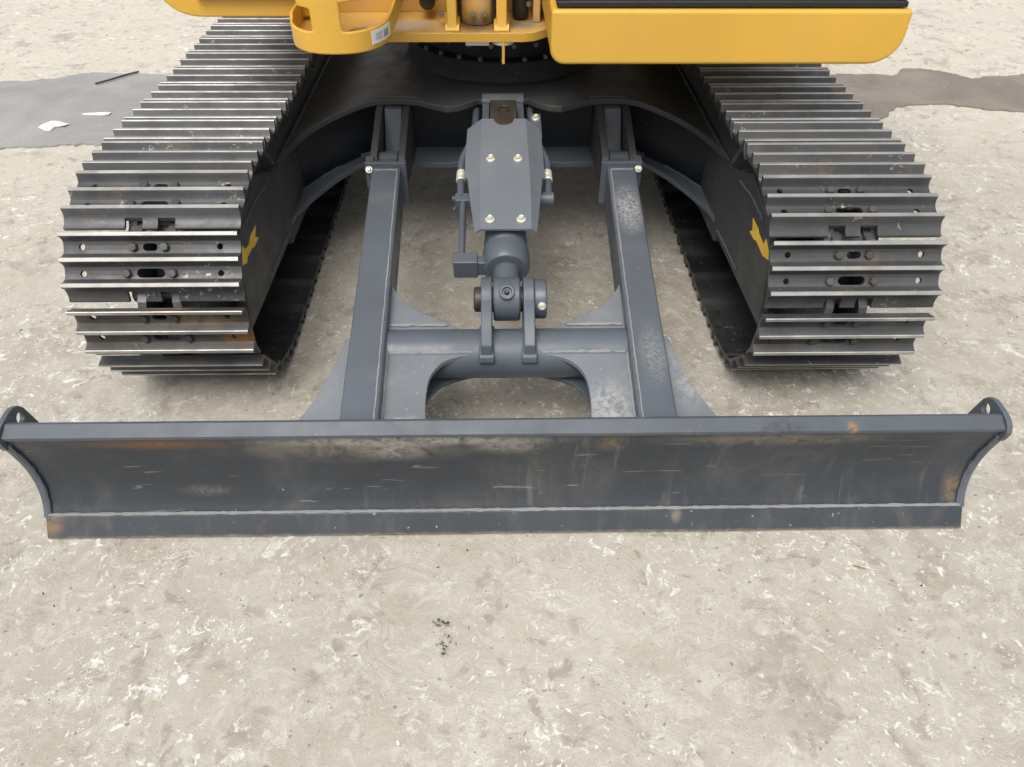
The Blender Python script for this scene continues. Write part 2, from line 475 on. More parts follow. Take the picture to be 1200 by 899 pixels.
def lathe(bm, p0, axis, prof, seg=28):
    """prof: (distance along axis, radius)"""
    d, a, b = frame_of(axis)
    p0 = Vector(p0)
    rings = []
    for t, r in prof:
        c = p0 + d * t
        if r < 1e-6:
            rings.append([bm.verts.new(c)])
        else:
            rings.append([bm.verts.new(c + a * (r * math.cos(2 * math.pi * i / seg)) + b * (r * math.sin(2 * math.pi * i / seg))) for i in range(seg)])
    for A, B in zip(rings, rings[1:]):
        for i in range(seg):
            j = (i + 1) % seg
            if len(A) == 1 and len(B) == 1: continue
            if len(A) == 1: bm.faces.new((A[0], B[i], B[j]))
            elif len(B) == 1: bm.faces.new((A[i], A[j], B[0]))
            else: bm.faces.new((A[i], A[j], B[j], B[i]))
    for ring in (rings[0], rings[-1]):
        if len(ring) > 1:
            bm.faces.new(ring)


def cyl(bm, p0, p1, r, seg=28):
    p0, p1 = Vector(p0), Vector(p1)
    lathe(bm, p0, p1 - p0, [(0, r), ((p1 - p0).length, r)], seg)


def tube(bm, pts, r, seg=10):
    pts = [Vector(p) for p in pts]
    rings = []
    d0 = (pts[1] - pts[0]).normalized()
    _, a, b = frame_of(d0)
    for i, p in enumerate(pts):
        t = (pts[min(i + 1, len(pts) - 1)] - pts[max(i - 1, 0)]).normalized()
        a = (a - t * a.dot(t)).normalized()
        b = t.cross(a).normalized()
        rr = r[i] if isinstance(r, (list, tuple)) else r
        rings.append([bm.verts.new(p + a * (rr * math.cos(2 * math.pi * k / seg)) + b * (rr * math.sin(2 * math.pi * k / seg))) for k in range(seg)])
    for A, B in zip(rings, rings[1:]):
        for k in range(seg):
            bm.faces.new((A[k], A[(k + 1) % seg], B[(k + 1) % seg], B[k]))
    bm.faces.new(rings[0])
    bm.faces.new(rings[-1])


def spline(pts, n=6):
    """Catmull-Rom through pts (any dimension)"""
    P = [Vector(p) for p in pts]
    out = []
    for i in range(len(P) - 1):
        a, b, c, d = P[max(i - 1, 0)], P[i], P[i + 1], P[min(i + 2, len(P) - 1)]
        for k in range(n):
            t = k / n
            out.append(0.5 * ((2 * b) + (c - a) * t + (2 * a - 5 * b + 4 * c - d) * t * t + (3 * b - a - 3 * c + d) * t ** 3))
    out.append(P[-1])
    return [tuple(v) for v in out]


def weld(pts, parent, r=0.0045, wob=0.0012, mat='weld'):
    """a hand-laid weld bead along a polyline"""
    P = []
    for a, b in zip(pts, pts[1:]):
        a, b = Vector(a), Vector(b)
        k = max(2, int((b - a).length / 0.011))
        for i in range(k):
            P.append(a.lerp(b, i / k))
    P.append(Vector(pts[-1]))
    P = [p + Vector((rnd.uniform(-wob, wob), rnd.uniform(-wob, wob), rnd.uniform(-wob, wob))) for p in P]
    bm = bmesh.new()
    tube(bm, P, [r * rnd.uniform(0.75, 1.25) for _ in P], 6)
    return obj('weld_bead', bm, mat, parent)


def cut(o, cutter_bm):
    """take cutters out of a mesh object (exact boolean), keeping its other modifiers"""
    bmesh.ops.recalc_face_normals(cutter_bm, faces=cutter_bm.faces)
    me = bpy.data.meshes.new('cutter')
    cutter_bm.to_mesh(me)
    cutter_bm.free()
    for m in o.data.materials:
        me.materials.append(m)
    c = bpy.data.objects.new('cutter', me)
    COL.objects.link(c)
    keep = [(m.width, m.segments) for m in o.modifiers if m.type == 'BEVEL']
    o.modifiers.clear()
    b = o.modifiers.new('cut', 'BOOLEAN')
    b.operation = 'DIFFERENCE'
    b.solver = 'EXACT'
    b.use_self = True
    b.object = c
    dg = bpy.context.evaluated_depsgraph_get()
    new = bpy.data.meshes.new_from_object(o.evaluated_get(dg))
    o.modifiers.clear()
    old = o.data
    o.data = new
    new.name = old.name
    bpy.data.meshes.remove(old)
    bpy.data.objects.remove(c)
    new.polygons.foreach_set('use_smooth', [True] * len(new.polygons))
    new.set_sharp_from_angle(angle=R(32))
    for wd, sg in keep:
        m = o.modifiers.new('bevel', 'BEVEL')
        m.width, m.segments = wd, sg
        m.limit_method = 'ANGLE'
        m.angle_limit = R(35)
        m.harden_normals = True


BOLT_CACHE = {}


def bolt_mesh(kind):
    if kind in BOLT_CACHE:
        return BOLT_CACHE[kind]
    bm = bmesh.new()
    if kind == 'hex':          # heavy track bolt, head along +Z
        lathe(bm, (0, 0, 0), (0, 0, 1), [(-0.002, 0.0125), (0.008, 0.0125), (0.0105, 0.0105), (0.0105, 0)], 6)
    elif kind == 'flange':     # plated flange bolt with washer
        lathe(bm, (0, 0, 0), (0, 0, 1), [(-0.002, 0.0118), (0.002, 0.0118), (0.0032, 0.0105), (0.0034, 0.0078)], 20)
        lathe(bm, (0, 0, 0.003), (0, 0, 1), [(0, 0.0078), (0.006, 0.0078), (0.008, 0.0064), (0.0072, 0.0045), (0.0072, 0)], 6)
    else:                      # ring bolt
        lathe(bm, (0, 0, 0), (0, 0, 1), [(-0.002, 0.011), (0.012, 0.011), (0.0135, 0.0095), (0.0135, 0)], 6)
    bmesh.ops.recalc_face_normals(bm, faces=bm.faces)
    me = bpy.data.meshes.new(kind + '_bolt')
    bm.to_mesh(me)
    bm.free()
    BOLT_CACHE[kind] = me
    return me


def put_bolt(name, kind, mat, loc, nrm, parent, spin=0.0, s=1.0):
    me = bolt_mesh(kind)
    if not me.materials:
        me.materials.append(MAT[mat])
    o = bpy.data.objects.new(name, me)
    COL.objects.link(o)
    q = Vector((0, 0, 1)).rotation_difference(Vector(nrm).normalized())
    o.matrix_local = Matrix.Translation(loc) @ q.to_matrix().to_4x4() @ Matrix.Rotation(spin, 4, 'Z') @ Matrix.Scale(s, 4)
    o.parent = parent
    return o


# ------------------------------------------------------------------ ground (one sheet out to the horizon)
def axis_vals(lo, hi, step, far):
    v = []
    x = lo
    while x < hi + 1e-6:
        v.append(x)
        x += step
    a, b, g = [], [], step
    x = hi
    while x < far:
        g *= 1.22
        x += g
        a.append(x)
    g = step
    x = lo
    while x > -far:
        g *= 1.22
        x -= g
        b.append(x)
    return b[::-1] + v + a


def relief(x, y):
    p = Vector((x, y, 0))
    h = noise.fractal(p * 2.3, 1.0, 2.0, 3) * 0.5 + noise.fractal(p * 9.0 + Vector((3, 7, 1)), 1.0, 2.0, 4) * 0.28 + noise.fractal(p * 26.0, 1.0, 2.0, 2) * 0.10
    return -0.0045 - 0.0045 * max(-1, min(1, h))


xs, ys = axis_vals(-3.3, 3.3, 0.02, 120.0), axis_vals(-1.6, 4.2, 0.02, 120.0)
me = bpy.data.meshes.new('ground')
vv = [(x, y, relief(x, y)) for y in ys for x in xs]
nx = len(xs)
ff = [(j * nx + i, j * nx + i + 1, (j + 1) * nx + i + 1, (j + 1) * nx + i) for j in range(len(ys) - 1) for i in range(nx - 1)]
me.from_pydata(vv, [], ff)
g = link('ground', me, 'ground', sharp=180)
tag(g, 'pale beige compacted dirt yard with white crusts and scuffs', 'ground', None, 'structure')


def ragged(pts, name, mat, label, z=0.0035):
    P = spline([(*p, 0) for p in pts] + [(*pts[0], 0)], 22)[:-1]
    bm = bmesh.new()
    top = []
    for x, y, _ in P:
        k = Vector((x * 7, y * 7, 2))
        k2 = k * 5.3
        dx, dy = noise.noise(k) * 0.035 + noise.noise(k2) * 0.016, noise.noise(k + Vector((9, 4, 0))) * 0.035 + noise.noise(k2 + Vector((3, 1, 0))) * 0.016
        top.append((x + dx, y + dy))
    prism(bm, top, 'XY', -0.02, z)
    o = obj(name, bm, mat)
    return tag(o, label, 'patch', None, 'structure')


ragged([(-4.6, 2.25), (-3.6, 2.36), (-2.818, 2.422), (-2.562, 2.489), (-2.354, 2.571), (-1.903, 2.542), (-1.55, 2.50), (-1.3, 2.3), (-1.25, 1.7), (-1.5, 1.5), (-1.656, 1.53),
        (-1.937, 1.579), (-2.084, 1.59), (-2.386, 1.544), (-3.2, 1.46), (-4.6, 1.4)], 'damp_patch', 'slab_grey', 'flat grey damp patch of ground left of the left track')
ragged([(1.35, 2.35), (1.941, 2.529), (2.077, 2.556), (2.268, 2.52), (2.384, 2.61), (2.539, 2.627), (2.634, 2.555), (2.745, 2.47), (2.95, 2.515), (3.3, 2.55), (4.2, 2.5),
        (4.2, 1.85), (3.2, 1.9), (2.778, 1.974), (2.532, 2.034), (2.328, 2.095), (2.121, 2.03), (2.02, 1.932), (1.935, 1.865), (1.828, 1.86), (1.4, 1.8), (1.2, 2.0)],
       'mud_patch', 'mud', 'brown mud patch with pale crumbs right of the right track')

# ------------------------------------------------------------------ the excavator
EX = empty('excavator')
tag(EX, 'yellow crawler excavator with dark grey dozer blade resting on pale dirt', 'excavator')

# ---- dozer blade: closed curved section swept across
HW = 1.139
front = spline([(-0.6905, 0.311), (-0.679, 0.272), (-0.667, 0.225), (-0.660, 0.175), (-0.662, 0.120), (-0.676, 0.075), (-0.694, 0.048)], 5)
front = [f[:2] for f in front]
back = [(y + 0.017, z) for y, z in front]
bm = bmesh.new()
poly = front + back[::-1]
NX = 48
rings = [[bm.verts.new((-HW + 2 * HW * k / NX, y + 0.0009 * noise.noise(Vector((k * 0.5, z * 9, 0))), z)) for y, z in poly] for k in range(NX + 1)]
for A, B in zip(rings, rings[1:]):
    for i in range(len(poly)):
        j = (i + 1) % len(poly)
        bm.faces.new((A[i], A[j], B[j], B[i]))
bm.faces.new(rings[0]); bm.faces.new(rings[-1])
blade = obj('dozer_blade', bm, 'blade', EX)
blade['label'] = 'concave dark moldboard with rust and scuffs under its rail'
bm = bmesh.new()
prism(bm, [(-0.6935, 0.3105), (-0.6945, 0.3205), (-0.664, 0.336), (-0.655, 0.333), (-0.650, 0.30), (-0.655, 0.26), (-0.664, 0.262), (-0.672, 0.30)], 'YZ', -HW, HW)
obj('top_rail', bm, 'lip', blade, 0.0016)
bm = bmesh.new()
prism(bm, [(-0.690, 0.053), (-0.7005, 0.050), (-0.732, 0.004), (-0.726, -0.002), (-0.714, 0.002), (-0.680, 0.054)], 'YZ', -HW - 0.008, HW + 0.008)
obj('cutting_edge', bm, 'edge', blade, 0.002)
weld([(-HW, -0.6965, 0.0535), (HW, -0.6965, 0.0535)], blade, 0.0042, 0.0005)
for sx in (-1, 1):
    prof = [(y - 0.006, z) for y, z in front[1:]]
    prof = [(-0.7005, 0.298), (-0.6945, 0.281)] + [(y - 0.008, z) for y, z in front[4:]]
    prof += [(-0.640, 0.045), (-0.600, 0.12), (-0.585, 0.20), (-0.566, 0.238), (-0.572, 0.262), (-0.588, 0.318), (-0.600, 0.334), (-0.618, 0.3425), (-0.634, 0.3435),
             (-0.655, 0.342), (-0.680, 0.338), (-0.694, 0.329), (-0.7025, 0.314)]
    bm = bmesh.new()
    prism(bm, prof, 'YZ', *sorted((sx * HW, sx * (HW + 0.013))))
    pl = obj('end_plate', bm, 'grey', blade, 0.003)
    cb = bmesh.new()
    cyl(cb, (sx * HW - 0.05, -0.611, 0.306), (sx * HW + 0.05, -0.611, 0.306), 0.0145, 20)
    cut(pl, cb)
    wp = [(sx * (HW - 0.002), y - 0.004, z) for y, z in front[3::3]]
    weld(wp, blade, 0.005, 0.001, 'grey')
# rear stiffener box behind the moldboard
bm = bmesh.new()
prism(bm, [(-0.648, 0.24), (-0.61, 0.23), (-0.60, 0.14), (-0.645, 0.10)], 'YZ', -0.62, 0.62)
obj('stiffener', bm, 'grey', blade, 0.004)

# ---- push arms
def armx(y):
    return 0.352 + (y + 0.65) * 0.0285


def armz(x, y):
    return 0.297 + (y + 0.65) * 0.1457


for sx in (-1, 1):
    bm = bmesh.new()
    v = []
    for dz in (-0.125, 0.0):
        for (y, sgn) in ((-0.655, -1), (-0.655, 1), (0.395, 1), (0.395, -1)):
            v.append((sx * armx(y) + sgn * 0.0465, y, armz(0, y) + dz))
    hexa(bm, v)
    arm = obj('push_arm', bm, 'grey', EX, 0.007, 3)
    # welded corner seam down the inner top edge and along its foot
    ins = -sx
    weld([(sx * armx(y) + ins * 0.036, y, armz(0, y) + 0.001) for y in (-0.63, -0.3, 0.0, 0.375)], arm, 0.0024, 0.0007)
    weld([(sx * armx(0.375) + q * 0.036, 0.375, armz(0, 0.375) + 0.001) for q in (-1, 1)], arm, 0.0024, 0.0007)
    bm = bmesh.new()
    box(bm, -0.064, 0.064, -0.008, 0.008, -0.135, 0.012)
    cp = obj('end_cap', bm, 'grey', arm, 0.003)
    cp.location = (sx * armx(0.40), 0.403, armz(0, 0.40))
    bm = bmesh.new()
    cyl(bm, (sx * 0.352, 0.485, 0.405), (sx * 0.416, 0.485, 0.405), 0.050, 24)
    box(bm, min(sx * 0.354, sx * 0.414), max(sx * 0.354, sx * 0.414), 0.411, 0.47, 0.36, 0.447)
    obj('pivot_eye', bm, 'grey', arm, 0.002)
    put_bolt('pivot_bolt', 'flange', 'plated', (sx * 0.438, 0.392, 0.440), (0, -0.8, 0.6), arm, 0.3, 1.0)
    bm = bmesh.new()
    box(bm, min(sx * 0.425, sx * 0.452), max(sx * 0.425, sx * 0.452), 0.397, 0.45, 0.372, 0.462)
    obj('pin_keeper', bm, 'grey', arm, 0.004)
    # gussets round the arm
    def zs(x, y):
        return armz(0, y) - 0.034
    outer = [(sx * a, b) for a, b in spline([(0.425, -0.325), (0.438, -0.40), (0.456, -0.47), (0.480, -0.54), (0.512, -0.60), (0.565, -0.655)], 4)]
    outer += [(sx * 0.565, -0.668), (sx * 0.37, -0.668), (sx * 0.37, -0.325)]
    bm = bmesh.new()
    prism(bm, [p[:2] for p in outer], 'XY', -0.014, 0.0, zs)
    gp = obj('outer_gusset', bm, 'grey_wear', arm, 0.002)
    weld([(sx * (armx(y) + 0.0485), y, zs(0, y) + 0.002) for y in (-0.335, -0.5, -0.65)], arm, 0.0045)
    fr = [(sx * a, b) for a, b in spline([(0.078, -0.388), (0.120, -0.392), (0.166, -0.412), (0.196, -0.460), (0.203, -0.53), (0.198, -0.60), (0.180, -0.668)], 4)]
    fr += [(sx * 0.345, -0.668), (sx * 0.345, -0.340), (sx * 0.078, -0.340)]
    bm = bmesh.new()
    prism(bm, [p[:2] for p in fr], 'XY', -0.014, 0.0, zs)
    obj('front_gusset', bm, 'grey_wear', arm, 0.002)
    lo = [(sx * a, b) for a, b in spline([(0.07, -0.345), (0.165, -0.378), (0.210, -0.43), (0.232, -0.50), (0.236, -0.56), (0.225, -0.635)], 4)]
    lo += [(sx * 0.345, -0.635), (sx * 0.345, -0.335), (sx * 0.07, -0.335)]
    bm = bmesh.new()
    prism(bm, [p[:2] for p in lo], 'XY', -0.118, -0.106, zs)
    obj('lower_gusset', bm, 'grey', arm, 0.002)
    weld([(sx * 0.090, -0.381, zs(0, -0.381) + 0.003), (sx * 0.305, -0.381, zs(0, -0.381) + 0.003)], arm, 0.0045)
    weld([(sx * (armx(y) - 0.0485), y, zs(0, y) + 0.002) for y in (-0.375, -0.5, -0.65)], arm, 0.004)
    rr = [(sx * a, b) for a, b in spline([(0.338, -0.045), (0.328, -0.10), (0.302, -0.16), (0.262, -0.208), (0.215, -0.240), (0.172, -0.264), (0.130, -0.292)], 4)]
    rr += [(sx * 0.130, -0.31), (sx * 0.36, -0.31), (sx * 0.36, -0.045)]
    bm = bmesh.new()
    prism(bm, [p[:2] for p in rr], 'XY', -0.014, 0.0, zs)
    obj('rear_gusset', bm, 'grey_wear', arm, 0.002)
    weld([(sx * 0.160, -0.284, zs(0, -0.284) + 0.004), (sx * 0.31, -0.284, zs(0, -0.284) + 0.004)], arm, 0.004)

# ---- cross tube with the lugs of the lift cylinder
TY, TZ, TR = -0.335, 0.262, 0.066
bm = bmesh.new()
cyl(bm, (-0.36, TY, TZ), (0.36, TY, TZ), TR, 48)
xt = obj('cross_tube', bm, 'grey', EX)
PIN = Vector((0, -0.235, 0.368))
for sx in (-1, 1):
    x0, x1 = sorted((sx * 0.041 + 0.002, sx * 0.070 + 0.002))
    arc = [(PIN.y + 0.060 * math.cos(a), PIN.z + 0.060 * math.sin(a)) for a in [R(d) for d in range(-20, 150, 12)]]
    lug = arc + [(-0.328, 0.386), (-0.394, 0.335), (-0.399, 0.305), (-0.385, 0.285), (-0.28, 0.25), (-0.19, 0.30)]
    bm = bmesh.new()
    prism(bm, lug, 'YZ', x0, x1)
    obj('pin_lug', bm, 'grey', xt, 0.0035)
    bm = bmesh.new()
    prism(bm, [(-0.404, 0.306), (-0.408, 0.288), (-0.395, 0.274), (-0.30, 0.30), (-0.29, 0.325), (-0.36, 0.325)], 'YZ', x0 - 0.006, x1 + 0.006)
    obj('lug_weld', bm, 'grey', xt, 0.006, 3)
bm = bmesh.new()
lathe(bm, (-0.088, PIN.y, PIN.z), (1, 0, 0), [(0, 0.030), (0.005, 0.034), (0.15, 0.034)], 28)
obj('pivot_pin', bm, 'brown', xt, 0.001)
bm = bmesh.new()
lathe(bm, (0.0721, PIN.y, PIN.z), (1, 0, 0), [(0, 0.051), (0.004, 0.053), (0.030, 0.053), (0.034, 0.050), (0.034, 0.0)], 32)
obj('pin_collar', bm, 'grey', xt, 0.001)
put_bolt('collar_bolt', 'flange', 'plated', (0.092, PIN.y - 0.050, PIN.z + 0.012), (0, -1, 0.2), xt, 0.2, 0.95)

# ---- lift cylinder (axis from the carbody down to the lugs)
A0 = Vector((0, 0.55, 0.522))
ax = (PIN - A0).normalized()
up = Vector((1, 0, 0)).cross(ax).normalized()
if up.z < 0: up = -up
LEN = (PIN - A0).length


def on(s, x=0.0, h=0.0):
    return A0 + ax * s + Vector((x, 0, 0)) + up * h


bm = bmesh.new()
lathe(bm, on(0.135), ax, [(0, 0.05), (0.005, 0.060), (0.455, 0.060)], 40)
cy = obj('lift_cylinder', bm, 'grey', EX, 0.002)
bm = bmesh.new()
lathe(bm, on(0.575), ax, [(0, 0.058), (0.002, 0.0625), (0.040, 0.0625), (0.043, 0.059), (0.048, 0.059), (0.052, 0.0665), (0.104, 0.0665), (0.118, 0.058), (0.120, 0.040)], 48)
obj('gland_head', bm, 'grey', cy, 0.002)
bm = bmesh.new()
lathe(bm, on(0.67), ax, [(0, 0.036), (0.115, 0.036)], 32)
obj('rod', bm, 'grey', cy)
bm = bmesh.new()
lathe(bm, (-0.036, PIN.y, PIN.z), (1, 0, 0), [(0, 0.054), (0.004, 0.0585), (0.068, 0.0585), (0.072, 0.054)], 40)
obj('rod_eye', bm, 'grey', cy, 0.001)
bm = bmesh.new()
gdir = (Vector((0, -0.62, 0.78))).normalized()
c0 = PIN + gdir * 0.052
lathe(bm, c0, gdir, [(0, 0.0205), (0.014, 0.0205), (0.016, 0.018), (0.016, 0.0135), (0.009, 0.012)], 24)
obj('grease_boss', bm, 'grey', cy)
bm = bmesh.new()
lathe(bm, c0 + gdir * 0.006, gdir, [(0, 0.008), (0.008, 0.006), (0.011, 0.003), (0.011, 0)], 10)
obj('grease_nipple', bm, 'brown', cy)
# port block on the gland, oil pipe, clamps and hoses
bm = bmesh.new()
m = Matrix((Vector((1, 0, 0)), ax, up)).transposed()


def slab(bm, x0, x1, s0, s1, h0, h1):
    hexa(bm, [tuple(on(s, x, h)) for h in (h0, h1) for x, s in ((x0, s0), (x1, s0), (x1, s1), (x0, s1))])


slab(bm, -0.147, -0.078, 0.648, 0.690, -0.030, 0.030)
slab(bm, -0.082, -0.050, 0.655, 0.686, -0.024, 0.024)
obj('port_block', bm, 'grey', cy, 0.004)
bm = bmesh.new()
tube(bm, [on(0.655, -0.124, 0.004), on(0.40, -0.126, 0.004)], 0.0095, 14)
obj('oil_pipe', bm, 'grey', cy)
bm = bmesh.new()
slab(bm, -0.150, -0.078, 0.372, 0.408, -0.018, 0.016)
slab(bm, -0.160, -0.148, 0.378, 0.392, -0.006, 0.010)
slab(bm, -0.158, -0.148, 0.396, 0.408, -0.030, -0.016)
obj('pipe_clamp', bm, 'grey', cy, 0.004)
bm = bmesh.new()
cyl(bm, on(0.385, 0.075, 0.0), on(0.385, 0.148, 0.0), 0.022, 20)
obj('port_elbow', bm, 'grey', cy, 0.003)
for sx, xo in ((-1, -0.132), (1, 0.131)):
    bm = bmesh.new()
    tube(bm, [on(0.385, xo, 0.006), on(0.30, xo + sx * 0.002, 0.008)], 0.0125, 14)
    obj('hose_stub', bm, 'grey', cy)
    bm = bmesh.new()
    lathe(bm, on(0.31, xo + sx * 0.002, 0.008), -ax, [(0, 0.0135), (0.003, 0.0155), (0.018, 0.0155), (0.021, 0.0135), (0.024, 0.015), (0.043, 0.015), (0.046, 0.012)], 18)
    obj('hose_ferrule', bm, 'plated', cy)
    bm = bmesh.new()
    pts = spline([on(0.272, xo + sx * 0.002, 0.008), on(0.22, xo, 0.014), on(0.17, xo - sx * 0.014, 0.02), on(0.10, xo - sx * 0.03, 0.012), (xo - sx * 0.036, 0.60, 0.50), (xo - sx * 0.04, 0.80, 0.52)], 6)
    tube(bm, pts, 0.0125, 12)
    obj('hydraulic_hose', bm, 'grey', cy)

# ---- bent shield over the cylinder
bm = bmesh.new()
fl = 0.074
H = 0.081
rows = [  # s, half flat, half total, wing drop
    (0.088, 0.070, 0.116, 0.030), (0.20, 0.072, 0.120, 0.034), (0.340, 0.073, 0.121, 0.036), (0.352, 0.073, 0.112, 0.030), (0.48, 0.073, 0.100, 0.023), (0.612, 0.071, 0.086, 0.013)]
grid = []
for s, f, t, d in rows:
    grid.append([(-t, s + (0.012 if s < 0.1 else 0), H - d), (-f, s, H), (-f * 0.5, s, H + 0.0006), (0, s, H), (f * 0.5, s, H - 0.0005), (f, s, H), (t, s + (0.012 if s < 0.1 else 0), H - d)])
# notch in the upper edge
top = [grid[0][0], grid[0][1]] + [(-0.033, 0.088, H)] + [(0.0328 * -math.cos(R(a)), 0.088 + 0.034 * math.sin(R(a)), H) for a in range(20, 180, 20)] + [(0.033, 0.088, H)] + grid[0][5:]
topv = [bm.verts.new(on(s, x, h)) for x, s, h in top]
gv = [[bm.verts.new(on(s, x, h)) for x, s, h in r] for r in grid[1:]]
bm.faces.new((topv[0], topv[1], gv[0][1], gv[0][0]))
bm.faces.new((topv[-2], topv[-1], gv[0][6], gv[0][5]))
up_, lo_ = topv[1:-1], gv[0][1:6]
ia = ib = 0
key = [p[0] for p in top[1:-1]]
keyb = [p[0] for p in grid[1][1:6]]
while ia < len(up_) - 1 or ib < len(lo_) - 1:       # strip of triangles between the notched edge and the next row
    if ib == len(lo_) - 1 or (ia < len(up_) - 1 and key[ia + 1] <= keyb[ib + 1]):
        bm.faces.new((up_[ia], up_[ia + 1], lo_[ib])); ia += 1
    else:
        bm.faces.new((up_[ia], lo_[ib + 1], lo_[ib])); ib += 1
for a, b in zip(gv, gv[1:]):
    for i in range(6):
        bm.faces.new((a[i], a[i + 1], b[i + 1], b[i]))
bmesh.ops.triangulate(bm, faces=[f for f in bm.faces if len(f.verts) > 4])
bm.normal_update()
for f in bm.faces:
    if f.normal.dot(up) < 0: f.normal_flip()
me = bpy.data.meshes.new('shield_plate')
bm.to_mesh(me)
bm.free()
sh = link('shield_plate', me, 'shield', EX, 0, sharp=0)
so = sh.modifiers.new('thick', 'SOLIDIFY')
so.thickness = 0.006
so.offset = -1
for s, x in ((0.300, -0.042), (0.300, 0.040), (0.575, -0.044), (0.575, 0.043)):
    put_bolt('shield_bolt', 'flange', 'plated', on(s, x, H + 0.0015), up, sh, rnd.random(), 1.12)
# brackets that carry the shield and its rear mount on the carbody
for s0 in (0.285, 0.56):
    bm = bmesh.new()
    slab(bm, -0.060, 0.060, s0, s0 + 0.028, 0.055, 0.0745)
    obj('shield_mount', bm, 'grey', sh, 0.002)
bm = bmesh.new()
slab(bm, 0.084, 0.121, 0.015, 0.15, 0.020, 0.052)
obj('shield_bracket', bm, 'grey', sh, 0.002)
put_bolt('bracket_bolt', 'flange', 'plated', on(0.045, 0.104, 0.0535), up, sh, 0.4, 1.1)

# ---- carbody: arched top plate, face, lower flange, arm brackets
def ctop(x):
    a = abs(x)
    t = max(0.0, min(1.0, (a - 0.40) / 0.31))
    return 0.552 - 0.062 * (t * t * (3 - 2 * t))


edge_pts = [(0.0, 0.700), (0.085, 0.702), (0.115, 0.672), (0.155, 0.640), (0.198, 0.632), (0.245, 0.660), (0.300, 0.694), (0.36, 0.704), (0.435, 0.706), (0.475, 0.702),
            (0.520, 0.690), (0.560, 0.675), (0.600, 0.652), (0.632, 0.622), (0.660, 0.578), (0.684, 0.516), (0.701, 0.450), (0.714, 0.375)]
colsx = [(-a, b) for a, b in edge_pts[:0:-1]] + edge_pts
bm = bmesh.new()
NY = 16
T, Bt = [], []
for x, y0 in colsx:
    y1 = 2.46 - y0
    T.append([bm.verts.new((x, y0 + (y1 - y0) * k / NY, ctop(x))) for k in range(NY + 1)])
    Bt.append([bm.verts.new((x, y0 + (y1 - y0) * k / NY, ctop(x) - 0.022)) for k in range(NY + 1)])
for i in range(len(colsx) - 1):
    for k in range(NY):
        bm.faces.new((T[i][k], T[i + 1][k], T[i + 1][k + 1], T[i][k + 1]))
        bm.faces.new((Bt[i][k], Bt[i][k + 1], Bt[i + 1][k + 1], Bt[i + 1][k]))
    for k in (0, NY):
        bm.faces.new((T[i][k], T[i + 1][k], Bt[i + 1][k], Bt[i][k]))
for i in (0, -1):
    for k in range(NY):
        bm.faces.new((T[i][k], T[i][k + 1], Bt[i][k + 1], Bt[i][k]))
cb_ = obj('carbody', bm, 'dark', EX, 0.004, 2, 40)
cb_['label'] = 'dark arched undercarriage centre plate'
wall = [(0.0, 0.80), (0.44, 0.80), (0.48, 0.79), (0.60, 0.715), (0.690, 0.625), (0.745, 0.56)]
wall = [(-a, b) for a, b in wall[:0:-1]] + wall
bm = bmesh.new()
A = [(bm.verts.new((x, y, 0.30 - 0.06 * max(0, (abs(x) - .45) / .3))), bm.verts.new((x, y, ctop(x) - 0.0225)), bm.verts.new((x, y + 0.03, ctop(x) - 0.0225)), bm.verts.new((x, y + 0.03, 0.30 - 0.06 * max(0, (abs(x) - .45) / .3)))) for x, y in wall]
for p, q_ in zip(A, A[1:]):
    for i in range(4):
        j = (i + 1) % 4
        bm.faces.new((p[i], q_[i], q_[j], p[j]))
bm.faces.new(A[0]); bm.faces.new(A[-1])
obj('face_plate', bm, 'black', cb_)
flo = [(0.0, 0.700), (0.06, 0.70), (0.20, 0.664), (0.31, 0.668), (0.345, 0.690), (0.44, 0.735), (0.485, 0.712), (0.535, 0.685), (0.592, 0.628), (0.640, 0.555), (0.680, 0.480), (0.708, 0.410), (0.718, 0.33)]
flo = [(-a, b) for a, b in flo[:0:-1]] + flo


def flz(x):
    return 0.335 - 0.065 * max(0.0, (abs(x) - 0.45) / 0.29)


